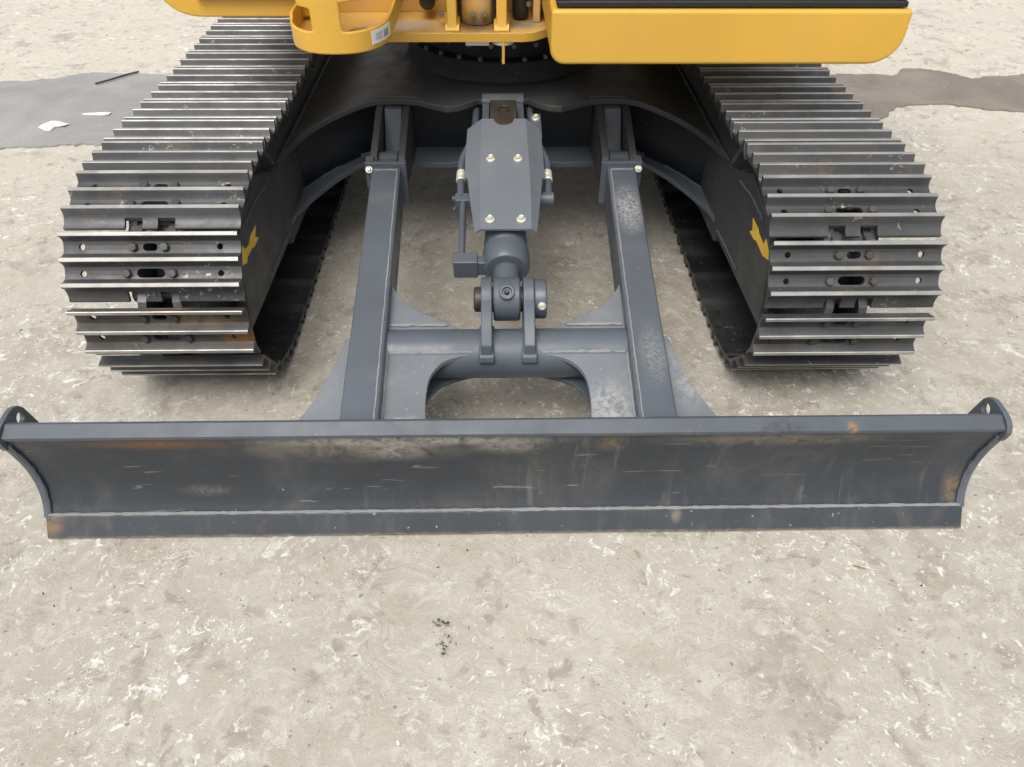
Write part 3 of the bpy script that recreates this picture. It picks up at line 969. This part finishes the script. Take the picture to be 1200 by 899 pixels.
bm = bmesh.new()
F = [[bm.verts.new((x, y, flz(x))) for y in (y0, max(1.0, y0 + .3))] + [bm.verts.new((x, y, flz(x) - 0.020)) for y in (max(1.0, y0 + .3), y0)] for x, y0 in flo]
for p, q_ in zip(F, F[1:]):
    for i in range(4):
        j = (i + 1) % 4
        bm.faces.new((p[i], q_[i], q_[j], p[j]))
bm.faces.new(F[0]); bm.faces.new(F[-1])
obj('lower_flange', bm, 'grey', cb_, 0.003)
for sx in (-1, 1):
    for xc in (0.428, 0.336):
        bm = bmesh.new()
        prism(bm, [(0.80, 0.528), (0.692, 0.5285), (0.665, 0.525), (0.452, 0.462), (0.436, 0.445), (0.436, 0.385), (0.47, 0.355), (0.54, 0.345), (0.80, 0.342)], 'YZ', *sorted((sx * (xc - 0.012), sx * (xc + 0.012))))
        obj('arm_bracket', bm, 'grey_dark', cb_, 0.003)
    bm = bmesh.new()
    hexa(bm, [(sx * 0.352, 0.78, 0.345), (sx * 0.412, 0.78, 0.345), (sx * 0.412, 0.60, 0.40), (sx * 0.352, 0.60, 0.40), (sx * 0.352, 0.80, 0.525), (sx * 0.412, 0.80, 0.525), (sx * 0.412, 0.685, 0.525), (sx * 0.352, 0.685, 0.525)])
    obj('bracket_web', bm, 'grey', cb_, 0.003)
    bm = bmesh.new()
    tube(bm, [(sx * 0.382 + 0.022 * math.cos(R(a)), 0.545, 0.432 + 0.022 * math.sin(R(a))) for a in range(180, 361, 20)], 0.006, 8)
    obj('pin_ring', bm, 'grey_wear', cb_)
    # short stiffener rib on the leg's shoulder
    bm = bmesh.new()
    tube(bm, spline([(sx * 0.455, 0.742, 0.345), (sx * 0.49, 0.722, 0.343), (sx * 0.512, 0.70, 0.346)], 5), 0.009, 8)
    obj('weld_bead', bm, 'grey', cb_)
    weld([(sx * a, b, flz(a) + 0.002) for a, b in ((0.60, 0.705), (0.66, 0.645), (0.712, 0.575))], cb_, 0.004, 0.0012, 'grey')
    weld([(sx * 0.30, 0.712, ctop(0.3) + 0.001), (sx * 0.36, 0.72, ctop(0.36) + 0.001), (sx * 0.43, 0.715, ctop(.43) + 0.001)], cb_, 0.004, 0.001, 'dark')
    weld([(sx * 0.712, y, ctop(0.712) + 0.002) for y in (0.34, 0.7, 1.1, 1.5, 1.9)], cb_, 0.006, 0.001, 'dark')
# socket of the lift cylinder
for sx in (-1, 1):
    bm = bmesh.new()
    prism(bm, [(0.80, 0.40), (0.80, 0.528), (0.70, 0.528), (0.70, 0.555), (0.65, 0.555), (0.52, 0.545), (0.50, 0.52), (0.51, 0.47), (0.60, 0.42)], 'YZ', *sorted((sx * 0.046 - 0.001, sx * 0.070 - 0.001)))
    obj('cylinder_bracket', bm, 'grey', cb_, 0.003)
bm = bmesh.new()
box(bm, -0.073, 0.071, 0.655, 0.715, 0.5555, 0.566)
obj('bracket_cap', bm, 'grey_wear', cb_, 0.002)
bm = bmesh.new()
lathe(bm, (-0.045, 0.55, 0.512), (1, 0, 0), [(0, 0.040), (0.088, 0.040)], 32)
slab(bm, -0.044, 0.042, -0.045, 0.14, -0.045, 0.0655)
obj('cylinder_eye', bm, 'brown', cb_, 0.002)
bm = bmesh.new()
tube(bm, [on(0.02 - 0.024 * math.sin(R(a)), 0.016 * math.cos(R(a)), 0.067) for a in range(-10, 191, 20)], 0.0045, 8)
obj('grease_ring', bm, 'brown', cb_)

# ---- slew ring with its bolts
RC = Vector((0.0, 1.20, 0))
bm = bmesh.new()
lathe(bm, (0, 1.20, 0.548), (0, 0, 1), [(0, 0.385), (0.006, 0.380), (0.012, 0.370), (0.028, 0.366), (0.075, 0.364), (0.080, 0.360), (0.082, 0.30)], 72)
ring = obj('slew_ring', bm, 'ring', EX)
bm = bmesh.new()
lathe(bm, (0, 1.20, 0.629), (0, 0, 1), [(0, 0.315), (0.05, 0.315), (0.052, 0.345), (0.075, 0.345), (0.140, 0.33)], 72)
obj('bearing_race', bm, 'ring', ring)
for k in range(-6, 7):
    a = R(-90 + k * 13)
    put_bolt('ring_bolt', 'ring', 'ring_bolt_steel', (0.352 * math.cos(a), 1.20 + 0.352 * math.sin(a), 0.630), (0, 0, 1), ring, k, 0.8)
    a = R(-90 + (k + 0.5) * 13)
    put_bolt('ring_bolt', 'ring', 'ring_bolt_steel', (0.346 * math.cos(a), 1.20 + 0.346 * math.sin(a), 0.680), (math.cos(a), math.sin(a), 0), ring, k, 0.85)

# ---- crawler tracks
PITCHL, NSH = 0.154, 41
RP, ZC, LW = 0.235, 0.3215, (41 * 0.154 - 2 * math.pi * 0.235) / 2


def path(d):
    """point on the pin line, d metres along, starting under the idler and running up round the front, then back along the top"""
    per = NSH * PITCHL
    d %= per
    half = math.pi * RP
    if d < half:
        a = -math.pi / 2 - d / RP
        return Vector((RP * math.cos(a), ZC + RP * math.sin(a)))
    d -= half
    if d < LW:
        sag = 0.012 * math.sin(math.pi * d / LW) * math.sin(2 * math.pi * d / LW) ** 2
        return Vector((d, ZC + RP - sag))
    d -= LW
    if d < half:
        a = math.pi / 2 - d / RP
        return Vector((LW + RP * math.cos(a), ZC + RP * math.sin(a)))
    d -= half
    return Vector((LW - d, ZC - RP))


# shoe: x across, s along (local Y), n outward (local Z)
HS = 0.225
outp = [(-0.059, 0.002), (-0.0615, 0.012), (-0.068, 0.023), (-0.0700, 0.0322), (-0.0685, 0.034), (-0.0600, 0.034), (-0.0585, 0.0322), (-0.0555, 0.020), (-0.048, 0.0105), (-0.039, 0.0085), (-0.026, 0.0085), (-0.017, 0.0105),
        (-0.009, 0.020), (-0.006, 0.0322), (-0.0046, 0.034), (0.0046, 0.034), (0.006, 0.0322), (0.009, 0.020), (0.017, 0.0105), (0.026, 0.0085), (0.039, 0.0085), (0.048, 0.0105), (0.0555, 0.020),
        (0.0585, 0.0322), (0.0600, 0.034), (0.0690, 0.034), (0.0705, 0.0322), (0.074, 0.015), (0.082, 0.006), (0.092, -0.001), (0.104, -0.004), (0.106, -0.007)]
inp = [(0.103, -0.0135), (0.093, -0.0105), (0.080, -0.003), (0.070, 0.0), (-0.056, 0.0)]


def shoe_mesh(rusty=False):
    bm = bmesh.new()
    P = outp + inp
    A = [bm.verts.new((-HS, s, n)) for s, n in P]
    B = [bm.verts.new((HS, s, n)) for s, n in P]
    for i in range(len(P)):
        j = (i + 1) % len(P)
        f = bm.faces.new((A[i], A[j], B[j], B[i]))
        if P[i][1] > 0.032 and P[j][1] > 0.032:
            f.material_index = 1
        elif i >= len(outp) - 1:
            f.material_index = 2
    bm.faces.new(A); bm.faces.new(B[::-1])
    o = obj('shoe_blank', bm, ['shoe_rusty' if rusty else 'shoe', 'tip', 'shoe_inner'])
    c = bmesh.new()

    def slot(x0, x1, s, r):
        pts = [(x1 - r + r * math.cos(R(a)), s + r * math.sin(R(a))) for a in range(-90, 91, 30)] + [(x0 + r + r * math.cos(R(a)), s + r * math.sin(R(a))) for a in range(90, 271, 30)]
        prism(c, pts, 'XY', -0.03, 0.05)
    slot(-0.014, 0.024, -0.033, 0.0095)
    slot(-0.030, 0.042, 0.033, 0.0115)
    for x in (-0.172, 0.178):
        for s in (-0.034, 0.034):
            cyl(c, (x, s, -0.03), (x, s, 0.05), 0.0082, 14)
    for x in (-0.036, 0.048):
        box(c, x - 0.0225, x + 0.0225, 0.080, 0.15, -0.05, 0.05)
    box(c, 0.2249, 0.26, 0.09, 0.15, -0.05, 0.05)
    cut(o, c)
    me = o.data
    bpy.data.objects.remove(o)
    me.name = 'track_shoe'
    return me


SHOE, SHOE_R = shoe_mesh(), shoe_mesh(True)
# chain link plate: x thickness, s along, n
bm = bmesh.new()
lk = [(0.077 + 0.030 * math.cos(R(a)), 0.030 * math.sin(R(a))) for a in range(-100, 81, 20)] + [(0.065, 0.050), (0.055, 0.0515), (-0.055, 0.0515), (-0.072, 0.046)] + \
     [(-0.077 + 0.030 * math.cos(R(a)), 0.030 * math.sin(R(a))) for a in range(120, 281, 20)] + [(-0.04, -0.034), (0.04, -0.034)]
prism(bm, lk, 'YZ', -0.011, 0.011)
bmesh.ops.recalc_face_normals(bm, faces=bm.faces)
LINK = bpy.data.meshes.new('chain_link')
bm.to_mesh(LINK); bm.free()
LINK.materials.append(MAT['link'])
bm = bmesh.new()
cyl(bm, (-0.075, 0.077, 0), (0.075, 0.077, 0), 0.021, 16)
bmesh.ops.recalc_face_normals(bm, faces=bm.faces)
BUSH = bpy.data.meshes.new('track_pin')
bm.to_mesh(BUSH); bm.free()
BUSH.materials.append(MAT['link'])

ARROW = {-1: [(0.003, 0.448), (-0.025, 0.427), (0.003, 0.409), (-0.05, 0.410), (-0.069, 0.417), (-0.119, 0.419), (-0.132, 0.409), (-0.19, 0.432), (-0.13, 0.462), (-0.123, 0.446), (-0.085, 0.437), (-0.055, 0.45)],
         1: [(0.007, 0.461), (-0.05, 0.46), (-0.061, 0.452), (-0.114, 0.447), (-0.122, 0.470), (-0.19, 0.440), (-0.127, 0.420), (-0.105, 0.423), (-0.059, 0.426), (-0.038, 0.419), (0.008, 0.418), (-0.011, 0.434)]}
OFFS = {-1: -0.019, 1: -0.044}
for sx in (-1, 1):
    tr = empty('crawler_track', EX, (sx * 0.908, 0, 0))
    tr['label'] = 'left steel track' if sx < 0 else 'right steel track'
    for i in range(NSH):
        a, b = path(i * PITCHL + OFFS[sx]), path((i + 1) * PITCHL + OFFS[sx])
        mid = (a + b) / 2
        t = (a - b).normalized()                 # lip points back along the travel (down at the front)
        nrm = Vector((-t.y, t.x))
        ctr = Vector((LW / 2, ZC))
        if nrm.dot(mid - Vector((min(max(mid.x, 0), LW), ZC))) < 0:
            nrm = -nrm
        M = Matrix(((1, 0, 0, 0), (0, t.x, nrm.x, mid.x), (0, t.y, nrm.y, mid.y), (0, 0, 0, 1)))
        flip = M.to_3x3().determinant() < 0
        if flip:
            M = M @ Matrix.Scale(-1, 4, (1, 0, 0))
        jit = Matrix.Translation((rnd.uniform(-0.0015, 0.0015), 0, 0))
        front_zone = mid.x < 0.06
        rusty = sx < 0 and front_zone and 0.24 < mid.y < 0.36
        o = bpy.data.objects.new('track_shoe', SHOE_R if rusty else SHOE)
        COL.objects.link(o); o.parent = tr
        o.matrix_local = jit @ M @ Matrix.Translation((0, 0, 0.0515))
        if rusty: o['label'] = 'rust-stained track shoe'
        for x in (-0.052, 0.052):
            l = bpy.data.objects.new('chain_link', LINK)
            COL.objects.link(l); l.parent = tr
            l.matrix_local = M @ Matrix.Translation((x, 0, 0)) @ Matrix.Rotation(0.10 if x < 0 else -0.10, 4, 'Z')
        p = bpy.data.objects.new('track_pin', BUSH)
        COL.objects.link(p); p.parent = tr
        p.matrix_local = M
        if mid.x < 0.75 and mid.y > 0.09:
            for x, s in ((-0.034, -0.033), (0.046, -0.033), (-0.052, 0.034), (0.064, 0.034)):
                put_bolt('shoe_bolt', 'hex', 'bolt_steel', (0, 0, 0), (0, 0, 1), tr).matrix_local = M @ Matrix.Translation((x, s, 0.0607)) @ Matrix.Rotation(rnd.random() * 3, 4, 'Z') @ Matrix.Scale(0.95, 4)
    # idler and sprocket
    bm = bmesh.new()
    lathe(bm, (-0.060, 0, ZC), (1, 0, 0), [(0, 0.05), (0.0, 0.17), (0.008, 0.198), (0.035, 0.200), (0.040, 0.214), (0.080, 0.214), (0.085, 0.200), (0.112, 0.198), (0.120, 0.17), (0.120, 0.05)], 48)
    obj('idler_wheel', bm, 'black', tr)
    bm = bmesh.new()
    pts = []
    for k in range(19):
        for da, r in ((-7, 0.205), (-3, 0.238), (3, 0.238), (7, 0.205)):
            an = R(k * 360 / 19 + da)
            pts.append((LW + r * math.cos(an), ZC + r * math.sin(an)))
    prism(bm, pts, 'YZ', -0.02, 0.02)
    obj('sprocket', bm, 'black', tr)
    # side frame: inner plate, body, idler guard
    bm = bmesh.new()
    prism(bm, [(-sx * a, b) for a, b in ((0.193, 0.195), (0.193, 0.478), (0.158, 0.560), (0.105, 0.562), (0.085, 0.47), (-0.15, 0.46), (-0.16, 0.20))], 'XZ', 0.335, 2.30)
    fr = obj('track_frame', bm, 'grey_dark', tr, 0.012)
    bm = bmesh.new()
    prism(bm, [(-0.205, 0.245), (-0.150, 0.452), (-0.066, 0.512), (0.12, 0.556), (0.255, 0.498), (0.285, 0.485), (0.55, 0.478), (0.64, 0.187), (0.33, 0.235), (0.05, 0.240)], 'YZ', *sorted((-sx * 0.194, -sx * 0.168)))
    gd = obj('idler_guard', bm, 'grey_dark', tr, 0.004)
    c = bmesh.new()
    box(c, -0.3, 0.3, -0.125, -0.084, 0.366, 0.402)
    cut(gd, c)
    # folded top of the guard, leaning out over the idler yoke
    bm = bmesh.new()
    hexa(bm, [(-sx * 0.192, -0.06, 0.500), (-sx * 0.192, 0.25, 0.488), (-sx * 0.12, 0.25, 0.490), (-sx * 0.12, -0.06, 0.505),
              (-sx * 0.187, -0.05, 0.5185), (-sx * 0.189, 0.25, 0.502), (-sx * 0.12, 0.24, 0.531), (-sx * 0.12, 0.06, 0.540)])
    obj('yoke_cover', bm, 'grey_dark', gd, 0.004)
    bm = bmesh.new()
    prism(bm, [(y + 0.018, z + 0.001) for y, z in ARROW[sx]], 'YZ', *sorted((-sx * 0.1935, -sx * 0.1955)))
    obj('direction_arrow', bm, 'arrow', gd)
    weld([(-sx * 0.196, y, z) for y, z in ((-0.055, 0.500), (0.06, 0.507), (0.20, 0.492))], gd, 0.0032, 0.0008, 'grey')
    weld([(-sx * 0.196, y, z) for y, z in ((0.06, 0.268), (0.30, 0.262))], gd, 0.0032, 0.0008, 'grey')

# ---- upper structure: deck and what stands on it
bm = bmesh.new()
prism(bm, [(-0.46, 0.66), (-0.40, 0.612), (0.062, 0.612), (0.10, 0.622), (0.145, 0.665), (0.30, 0.70), (0.95, 0.95), (0.95, 2.5), (-0.46, 2.5)], 'XY', 0.765, 0.793)
dk = obj('slew_deck', bm, 'yellow_dusty', EX, 0.003)
dk['label'] = 'dusty yellow deck plate over the slew ring'
bm = bmesh.new()
prism(bm, [(-0.40, 0.6108), (0.062, 0.6108), (0.10, 0.6208), (0.145, 0.6638), (0.145, 0.664), (0.10, 0.6219), (0.062, 0.6119), (-0.40, 0.6119)], 'XY', 0.7665, 0.7915)
obj('deck_edge', bm, 'yellow', dk)
bm = bmesh.new()
box(bm, -0.42, 0.145, 0.845, 0.87, 0.793, 1.25)
obj('rear_wall', bm, 'yellow_dusty', dk, 0.003)
for x0, x1, y0 in ((-0.176, -0.146, 0.622), (-0.021, 0.012, 0.622)):
    bm = bmesh.new()
    prism(bm, [(y0, 0.793), (y0 + 0.004, 0.805), (y0 + 0.012, 0.82), (y0 + 0.012, 1.25), (0.845, 1.25), (0.845, 0.793)], 'YZ', x0, x1)
    obj('boom_bracket', bm, 'yellow', dk, 0.004)
    bm = bmesh.new()
    prism(bm, [(y0 - 0.002, 0.7935), (y0 - 0.002, 0.799), (y0 + 0.012, 0.812), (0.84, 0.812), (0.84, 0.7935)], 'YZ', x0 - 0.008, x1 + 0.008)
    obj('bracket_weld', bm, 'yellow', dk, 0.006, 3)
for x0, x1, y0 in ((-0.392, -0.362, 0.72), (0.098, 0.122, 0.72)):
    bm = bmesh.new()
    box(bm, x0, x1, y0, 0.845, 0.793, 1.25)
    obj('side_rib', bm, 'yellow_dusty', dk, 0.004)
bm = bmesh.new()
cyl(bm, (-0.082, 0.74, 0.794), (-0.082, 0.74, 1.25), 0.056, 32)
obj('swing_post', bm, 'yellow_dusty', dk, 0.003)
bm = bmesh.new()
cyl(bm, (-0.030, 0.70, 0.80), (-0.030, 0.70, 1.20), 0.006, 8)
cyl(bm, (-0.137, 0.72, 0.80), (-0.137, 0.72, 1.20), 0.005, 8)
obj('grease_line', bm, 'rubber', dk)
for x, yy, zb in ((-0.246, 0.74, 0.848), (0.058, 0.74, 0.815)):
    bm = bmesh.new()
    tube(bm, spline([(x, yy + 0.08, zb + 0.01), (x, yy + 0.05, zb - 0.005), (x, yy + 0.015, zb + 0.004), (x, yy, zb + 0.05), (x + 0.004, yy - 0.004, zb + 0.16), (x + 0.008, yy, zb + 0.36)], 6), 0.026, 18)
    obj('hydraulic_hose', bm, 'rubber', dk)
for x, y, z in ((-0.197, 0.70, 0.825), (-0.095, 0.682, 0.83), (-0.060, 0.686, 0.828), (0.083, 0.72, 0.85)):
    put_bolt('deck_bolt', 'ring', 'ring_bolt_steel', (x, y, z), (0, -1, 0.1), dk, x * 40, 0.8)
bm = bmesh.new()
cyl(bm, (0.0, 0.652, 0.752), (0.0, 0.652, 0.7645), 0.036, 28)
obj('swivel_cap', bm, 'label', dk, 0.003)
bm = bmesh.new()
box(bm, -0.004, 0.005, 0.606, 0.624, 0.700, 0.7645)
obj('centre_tab', bm, 'yellow', dk, 0.001)
bm = bmesh.new()
box(bm, -0.12, -0.045, 0.628, 0.70, 0.750, 0.764)
obj('shim_plate', bm, 'label', dk, 0.001)

# ---- cab (only its rounded yellow apron and the lower window edge show)
def rrect(x0, x1, z0, z1, rl, rr, n=7):
    p = [(x0 + rl - rl * math.cos(R(90 * i / n)), z0 + rl - rl * math.sin(R(90 * i / n))) for i in range(n + 1)]
    p += [(x1 - rr + rr * math.sin(R(90 * i / n)), z0 + rr * 0.9 - rr * 0.9 * math.cos(R(90 * i / n))) for i in range(n + 1)]
    return p + [(x1, z1), (x0, z1)]


cabp = rrect(0.126, 1.098, 0.815, 0.956, 0.040, 0.085)
bm = bmesh.new()
prism(bm, cabp, 'XZ', 0.25, 1.75)
cab = obj('cab', bm, 'yellow', EX, 0.010, 3)
cab['label'] = 'rounded yellow cab base under a black window seal'
bm = bmesh.new()
box(bm, 0.140, 1.083, 0.262, 1.70, 0.9585, 0.975)
obj('window_seal', bm, 'seal', cab, 0.005, 3)
bm = bmesh.new()
box(bm, 0.165, 1.058, 0.285, 0.300, 0.9755, 1.95)
obj('windscreen', bm, 'glass', cab)
for x0, x1 in ((0.140, 0.1645), (1.0585, 1.083)):
    bm = bmesh.new()
    box(bm, x0, x1, 0.275, 0.34, 0.9755, 1.95)
    obj('window_pillar', bm, 'seal', cab, 0.005)
bm = bmesh.new()
box(bm, 0.13, 1.09, 0.30, 1.70, 1.9505, 2.05)
obj('cab_roof', bm, 'yellow', cab, 0.03, 3)
bm = bmesh.new()
box(bm, 0.165, 1.058, 0.34, 1.68, 0.9755, 1.95)
bm.faces.ensure_lookup_table()
obj('cab_interior', bm, 'seal', cab)

# ---- left body panel
sp = [(-0.54, 0.908)] + [(-0.54, 1.25), (-0.945, 1.25)] + [(-0.945 + 0.105 * (1 - math.cos(R(a))), 0.908 + 0.075 * (1 - math.sin(R(a)))) for a in range(0, 91, 15)]
bm = bmesh.new()
prism(bm, sp, 'XZ', 0.36, 2.2)
sb = obj('side_housing', bm, 'yellow', EX, 0.006, 3)
sb['label'] = 'yellow side housing with rounded lower corner'
bm = bmesh.new()
box(bm, -0.84, -0.545, 0.342, 0.3595, 0.957, 1.25)
obj('door_panel', bm, 'yellow', sb, 0.003)

# ---- round sheet-metal hose guard with cut-outs
gx, gy = -0.437, 0.285
PL = [(gx + 0.128, 0.62), (gx + 0.128, 0.46)]
for a in range(0, 181, 9):
    ca, sa = math.cos(R(a)), math.sin(R(a))
    PL.append((gx + 0.128 * math.copysign(abs(ca) ** 0.85, ca), gy - 0.165 * sa ** 0.85))
PL += [(gx - 0.128, 0.40), (gx - 0.128, 0.46)]
ZL = [0.886, 0.900, 0.920, 0.938, 0.950, 0.962, 0.978, 0.994, 1.008, 1.022, 1.06, 1.12, 1.25]
bm = bmesh.new()
gridv = [[bm.verts.new((x, y, z)) for z in ZL] for x, y in PL]
n = len(PL)


def holed(i, k):
    u = (PL[i][0] + PL[i + 1][0]) / 2 - gx
    f = (PL[i][1] + PL[i + 1][1]) / 2
    z = (ZL[k] + ZL[k + 1]) / 2
    lowz, topz = 0.938, 1.010
    if u > 0.030:          # right window climbs towards the deck
        lowz = 0.938
        topz = 1.06 if u > 0.10 else (1.022 if u > 0.06 else 1.008)
        return lowz < z < topz and f < 0.42
    if u < -0.052:
        return (0.938 if u > -0.125 else 0.955) < z < (1.008 if u < -0.075 else 0.998) and f < 0.36
    return False


for i in range(n - 1):
    for k in range(len(ZL) - 1):
        if not holed(i, k):
            bm.faces.new((gridv[i][k], gridv[i + 1][k], gridv[i + 1][k + 1], gridv[i][k + 1]))
bmesh.ops.delete(bm, geom=[v for v in bm.verts if not v.link_faces], context='VERTS')
bmesh.ops.recalc_face_normals(bm, faces=bm.faces)
me = bpy.data.meshes.new('hose_guard')
bm.to_mesh(me); bm.free()
hg = link('hose_guard', me, 'yellow', EX, 0, sharp=40)
hg['label'] = 'rounded yellow sheet guard with two openings'
ss = hg.modifiers.new('smooth_corners', 'SUBSURF')
ss.levels = ss.render_levels = 2
so = hg.modifiers.new('thick', 'SOLIDIFY')
so.thickness = 0.007
so.offset = 0
fl_ = [(x * 0.97 + gx * 0.03, y + 0.004) for x, y in PL]
bm = bmesh.new()
prism(bm, fl_, 'XY', 0.892, 0.900)
flo_ = obj('guard_floor', bm, 'yellow_dusty', hg)
c = bmesh.new()
cyl(c, (gx + 0.052, 0.265, 0.80), (gx + 0.052, 0.265, 1.0), 0.034, 24)
cut(flo_, c)
bm = bmesh.new()
box(bm, gx - 0.12, gx + 0.124, 0.44, 0.452, 0.901, 1.25)
obj('back_panel', bm, 'yellow_dusty', hg)
# warning label on the guard's right flank, bent with the sheet
lab = [p for p in PL if p[0] > gx + 0.078 and p[1] < 0.30]
lab = sorted(lab, key=lambda p: p[1])
a_, b_ = Vector((gx + 0.090, 0.164)), Vector((gx + 0.1245, 0.235))
def on_guard(t, z, off):
    best = None
    ang = R(48 - 36 * t)
    ca, sa = math.cos(ang), math.sin(ang)
    p = Vector((gx + 0.128 * ca ** 0.85, gy - 0.165 * sa ** 0.85))
    nn = Vector((ca / 0.128, -sa / 0.165)).normalized()
    p += nn * off
    return (p.x, p.y, z)


def decal(t0, t1, z0, z1, off, name, mat, parent):
    bm = bmesh.new()
    K = 6
    col_ = [[bm.verts.new(on_guard(t0 + (t1 - t0) * k / K, z, o_)) for z, o_ in ((z0, off), (z1, off), (z1, off - 0.002), (z0, off - 0.002))] for k in range(K + 1)]
    for p, q_ in zip(col_, col_[1:]):
        for i in range(4):
            j = (i + 1) % 4
            bm.faces.new((p[i], q_[i], q_[j], p[j]))
    bm.faces.new(col_[0]); bm.faces.new(col_[-1])
    return obj(name, bm, mat, parent)


decal(0.0, 1.0, 0.899, 0.931, 0.0065, 'warning_label', 'label', hg)
for t0, t1, z0, z1 in ((0.55, 0.82, 0.906, 0.923), (0.15, 0.45, 0.921, 0.923), (0.12, 0.42, 0.915, 0.917), (0.14, 0.44, 0.909, 0.911)):
    decal(t0, t1, z0, z1, 0.0072, 'label_print', 'print', hg)

# ------------------------------------------------------------------ loose bits on the ground
def flake(name, pts, z, th, mat, label, cat, loc):
    bm = bmesh.new()
    V = []
    for lay in (0, 1):
        V.append([bm.verts.new((x, y, relief(loc[0] + x, loc[1] + y) * 0 + th * lay + abs(noise.noise(Vector((x * 60, y * 60, 1)))) * z)) for x, y in pts])
    c0_ = bm.verts.new((0, 0, -0.001)); c1_ = bm.verts.new((0.004, 0.002, th + z))
    n_ = len(pts)
    for i in range(n_):
        j = (i + 1) % n_
        bm.faces.new((V[0][j], V[0][i], c0_)); bm.faces.new((V[1][i], V[1][j], c1_)); bm.faces.new((V[0][i], V[0][j], V[1][j], V[1][i]))
    o = obj(name, bm, mat)
    o.location = loc
    return tag(o, label, cat)


flake('plastic_scrap', [(-0.055, -0.035), (-0.015, -0.06), (0.012, -0.055), (0.018, -0.01), (0.06, -0.005), (0.075, 0.02), (0.04, 0.028), (0.01, 0.055), (-0.03, 0.05), (-0.06, 0.01)], 0.018, 0.004,
      'white_scrap', 'crumpled white plastic scrap lying on the grey damp patch', 'scrap', (-2.245, 1.80, 0.004))
flake('paper_strip', [(-0.085, -0.004), (-0.04, -0.014), (0.03, -0.02), (0.062, -0.012), (0.064, 0.012), (0.03, 0.02), (-0.03, 0.012), (-0.07, 0.004)], 0.006, 0.003,
      'white_scrap', 'thin flat white strip lying on the grey damp patch', 'scrap', (-2.085, 1.955, 0.004))
bm = bmesh.new()
tube(bm, spline([(-2.262, 2.372, 0.012), (-2.20, 2.43, 0.014), (-2.15, 2.50, 0.013), (-2.09, 2.565, 0.012)], 5), 0.005, 8)
tag(obj('stick', bm, 'stick'), 'straight dark stick lying across the edge of the grey damp patch', 'stick')
bm = bmesh.new()
tube(bm, [(0.830, -0.835, -0.001), (0.845, -0.842, 0.0), (0.860, -0.847, -0.001)], [0.001, 0.0022, 0.0012], 6)
tag(obj('wood_chip', bm, 'wood'), 'small reddish wood sliver on the dirt in front of the blade', 'wood chip')
bm = bmesh.new()
for k in range(44):
    a = rnd.random()
    x, y = (-0.170 + rnd.gauss(0, 0.008) + a * 0.03, -0.972 + rnd.gauss(0, 0.004) - a * 0.008) if k < 28 else (-0.150 + rnd.gauss(0, 0.007), -1.030 + rnd.gauss(0, 0.012))
    r_ = rnd.uniform(0.0008, 0.0026)
    bmesh.ops.create_icosphere(bm, subdivisions=1, radius=r_, matrix=Matrix.Translation((x, y, -0.001 + r_ * 0.5)) @ Matrix.Rotation(rnd.random() * 3, 4, 'Z') @ Matrix.Diagonal((1.8, 0.8, 0.6, 1)))
tag(obj('leaf_crumbs', bm, 'leaf'), 'little heap of dark crumbs on the dirt in front of the blade', 'debris', None, 'stuff')
bm = bmesh.new()
for k in range(260):
    x, y = rnd.uniform(-3.2, 3.2), rnd.uniform(-1.5, 4.2)
    r_ = rnd.uniform(0.001, 0.003) * (1.0 if y < 1 else 1.6)
    bmesh.ops.create_icosphere(bm, subdivisions=1, radius=r_, matrix=Matrix.Translation((x, y, relief(x, y) + r_ * 0.25)) @ Matrix.Rotation(rnd.random() * 3, 4, 'Z') @ Matrix.Diagonal((rnd.uniform(1, 2.2), rnd.uniform(0.7, 1.1), 0.6, 1)))
tag(obj('grit', bm, 'leaf'), 'dark grit scattered over the dirt', 'grit', None, 'stuff')
bm = bmesh.new()
for k in range(420):
    x, y = rnd.uniform(-3.2, 3.2), rnd.uniform(-1.5, 4.2)
    r_ = rnd.uniform(0.0012, 0.0034)
    bmesh.ops.create_icosphere(bm, subdivisions=1, radius=r_, matrix=Matrix.Translation((x, y, relief(x, y) + r_ * 0.1)) @ Matrix.Rotation(rnd.random() * 3, 4, 'Z') @ Matrix.Diagonal((rnd.uniform(1, 2.4), rnd.uniform(0.7, 1.2), 0.4, 1)))
tag(obj('lime_crumbs', bm, 'white_scrap'), 'white lime crumbs scattered over the dirt', 'lime crumbs', None, 'stuff')
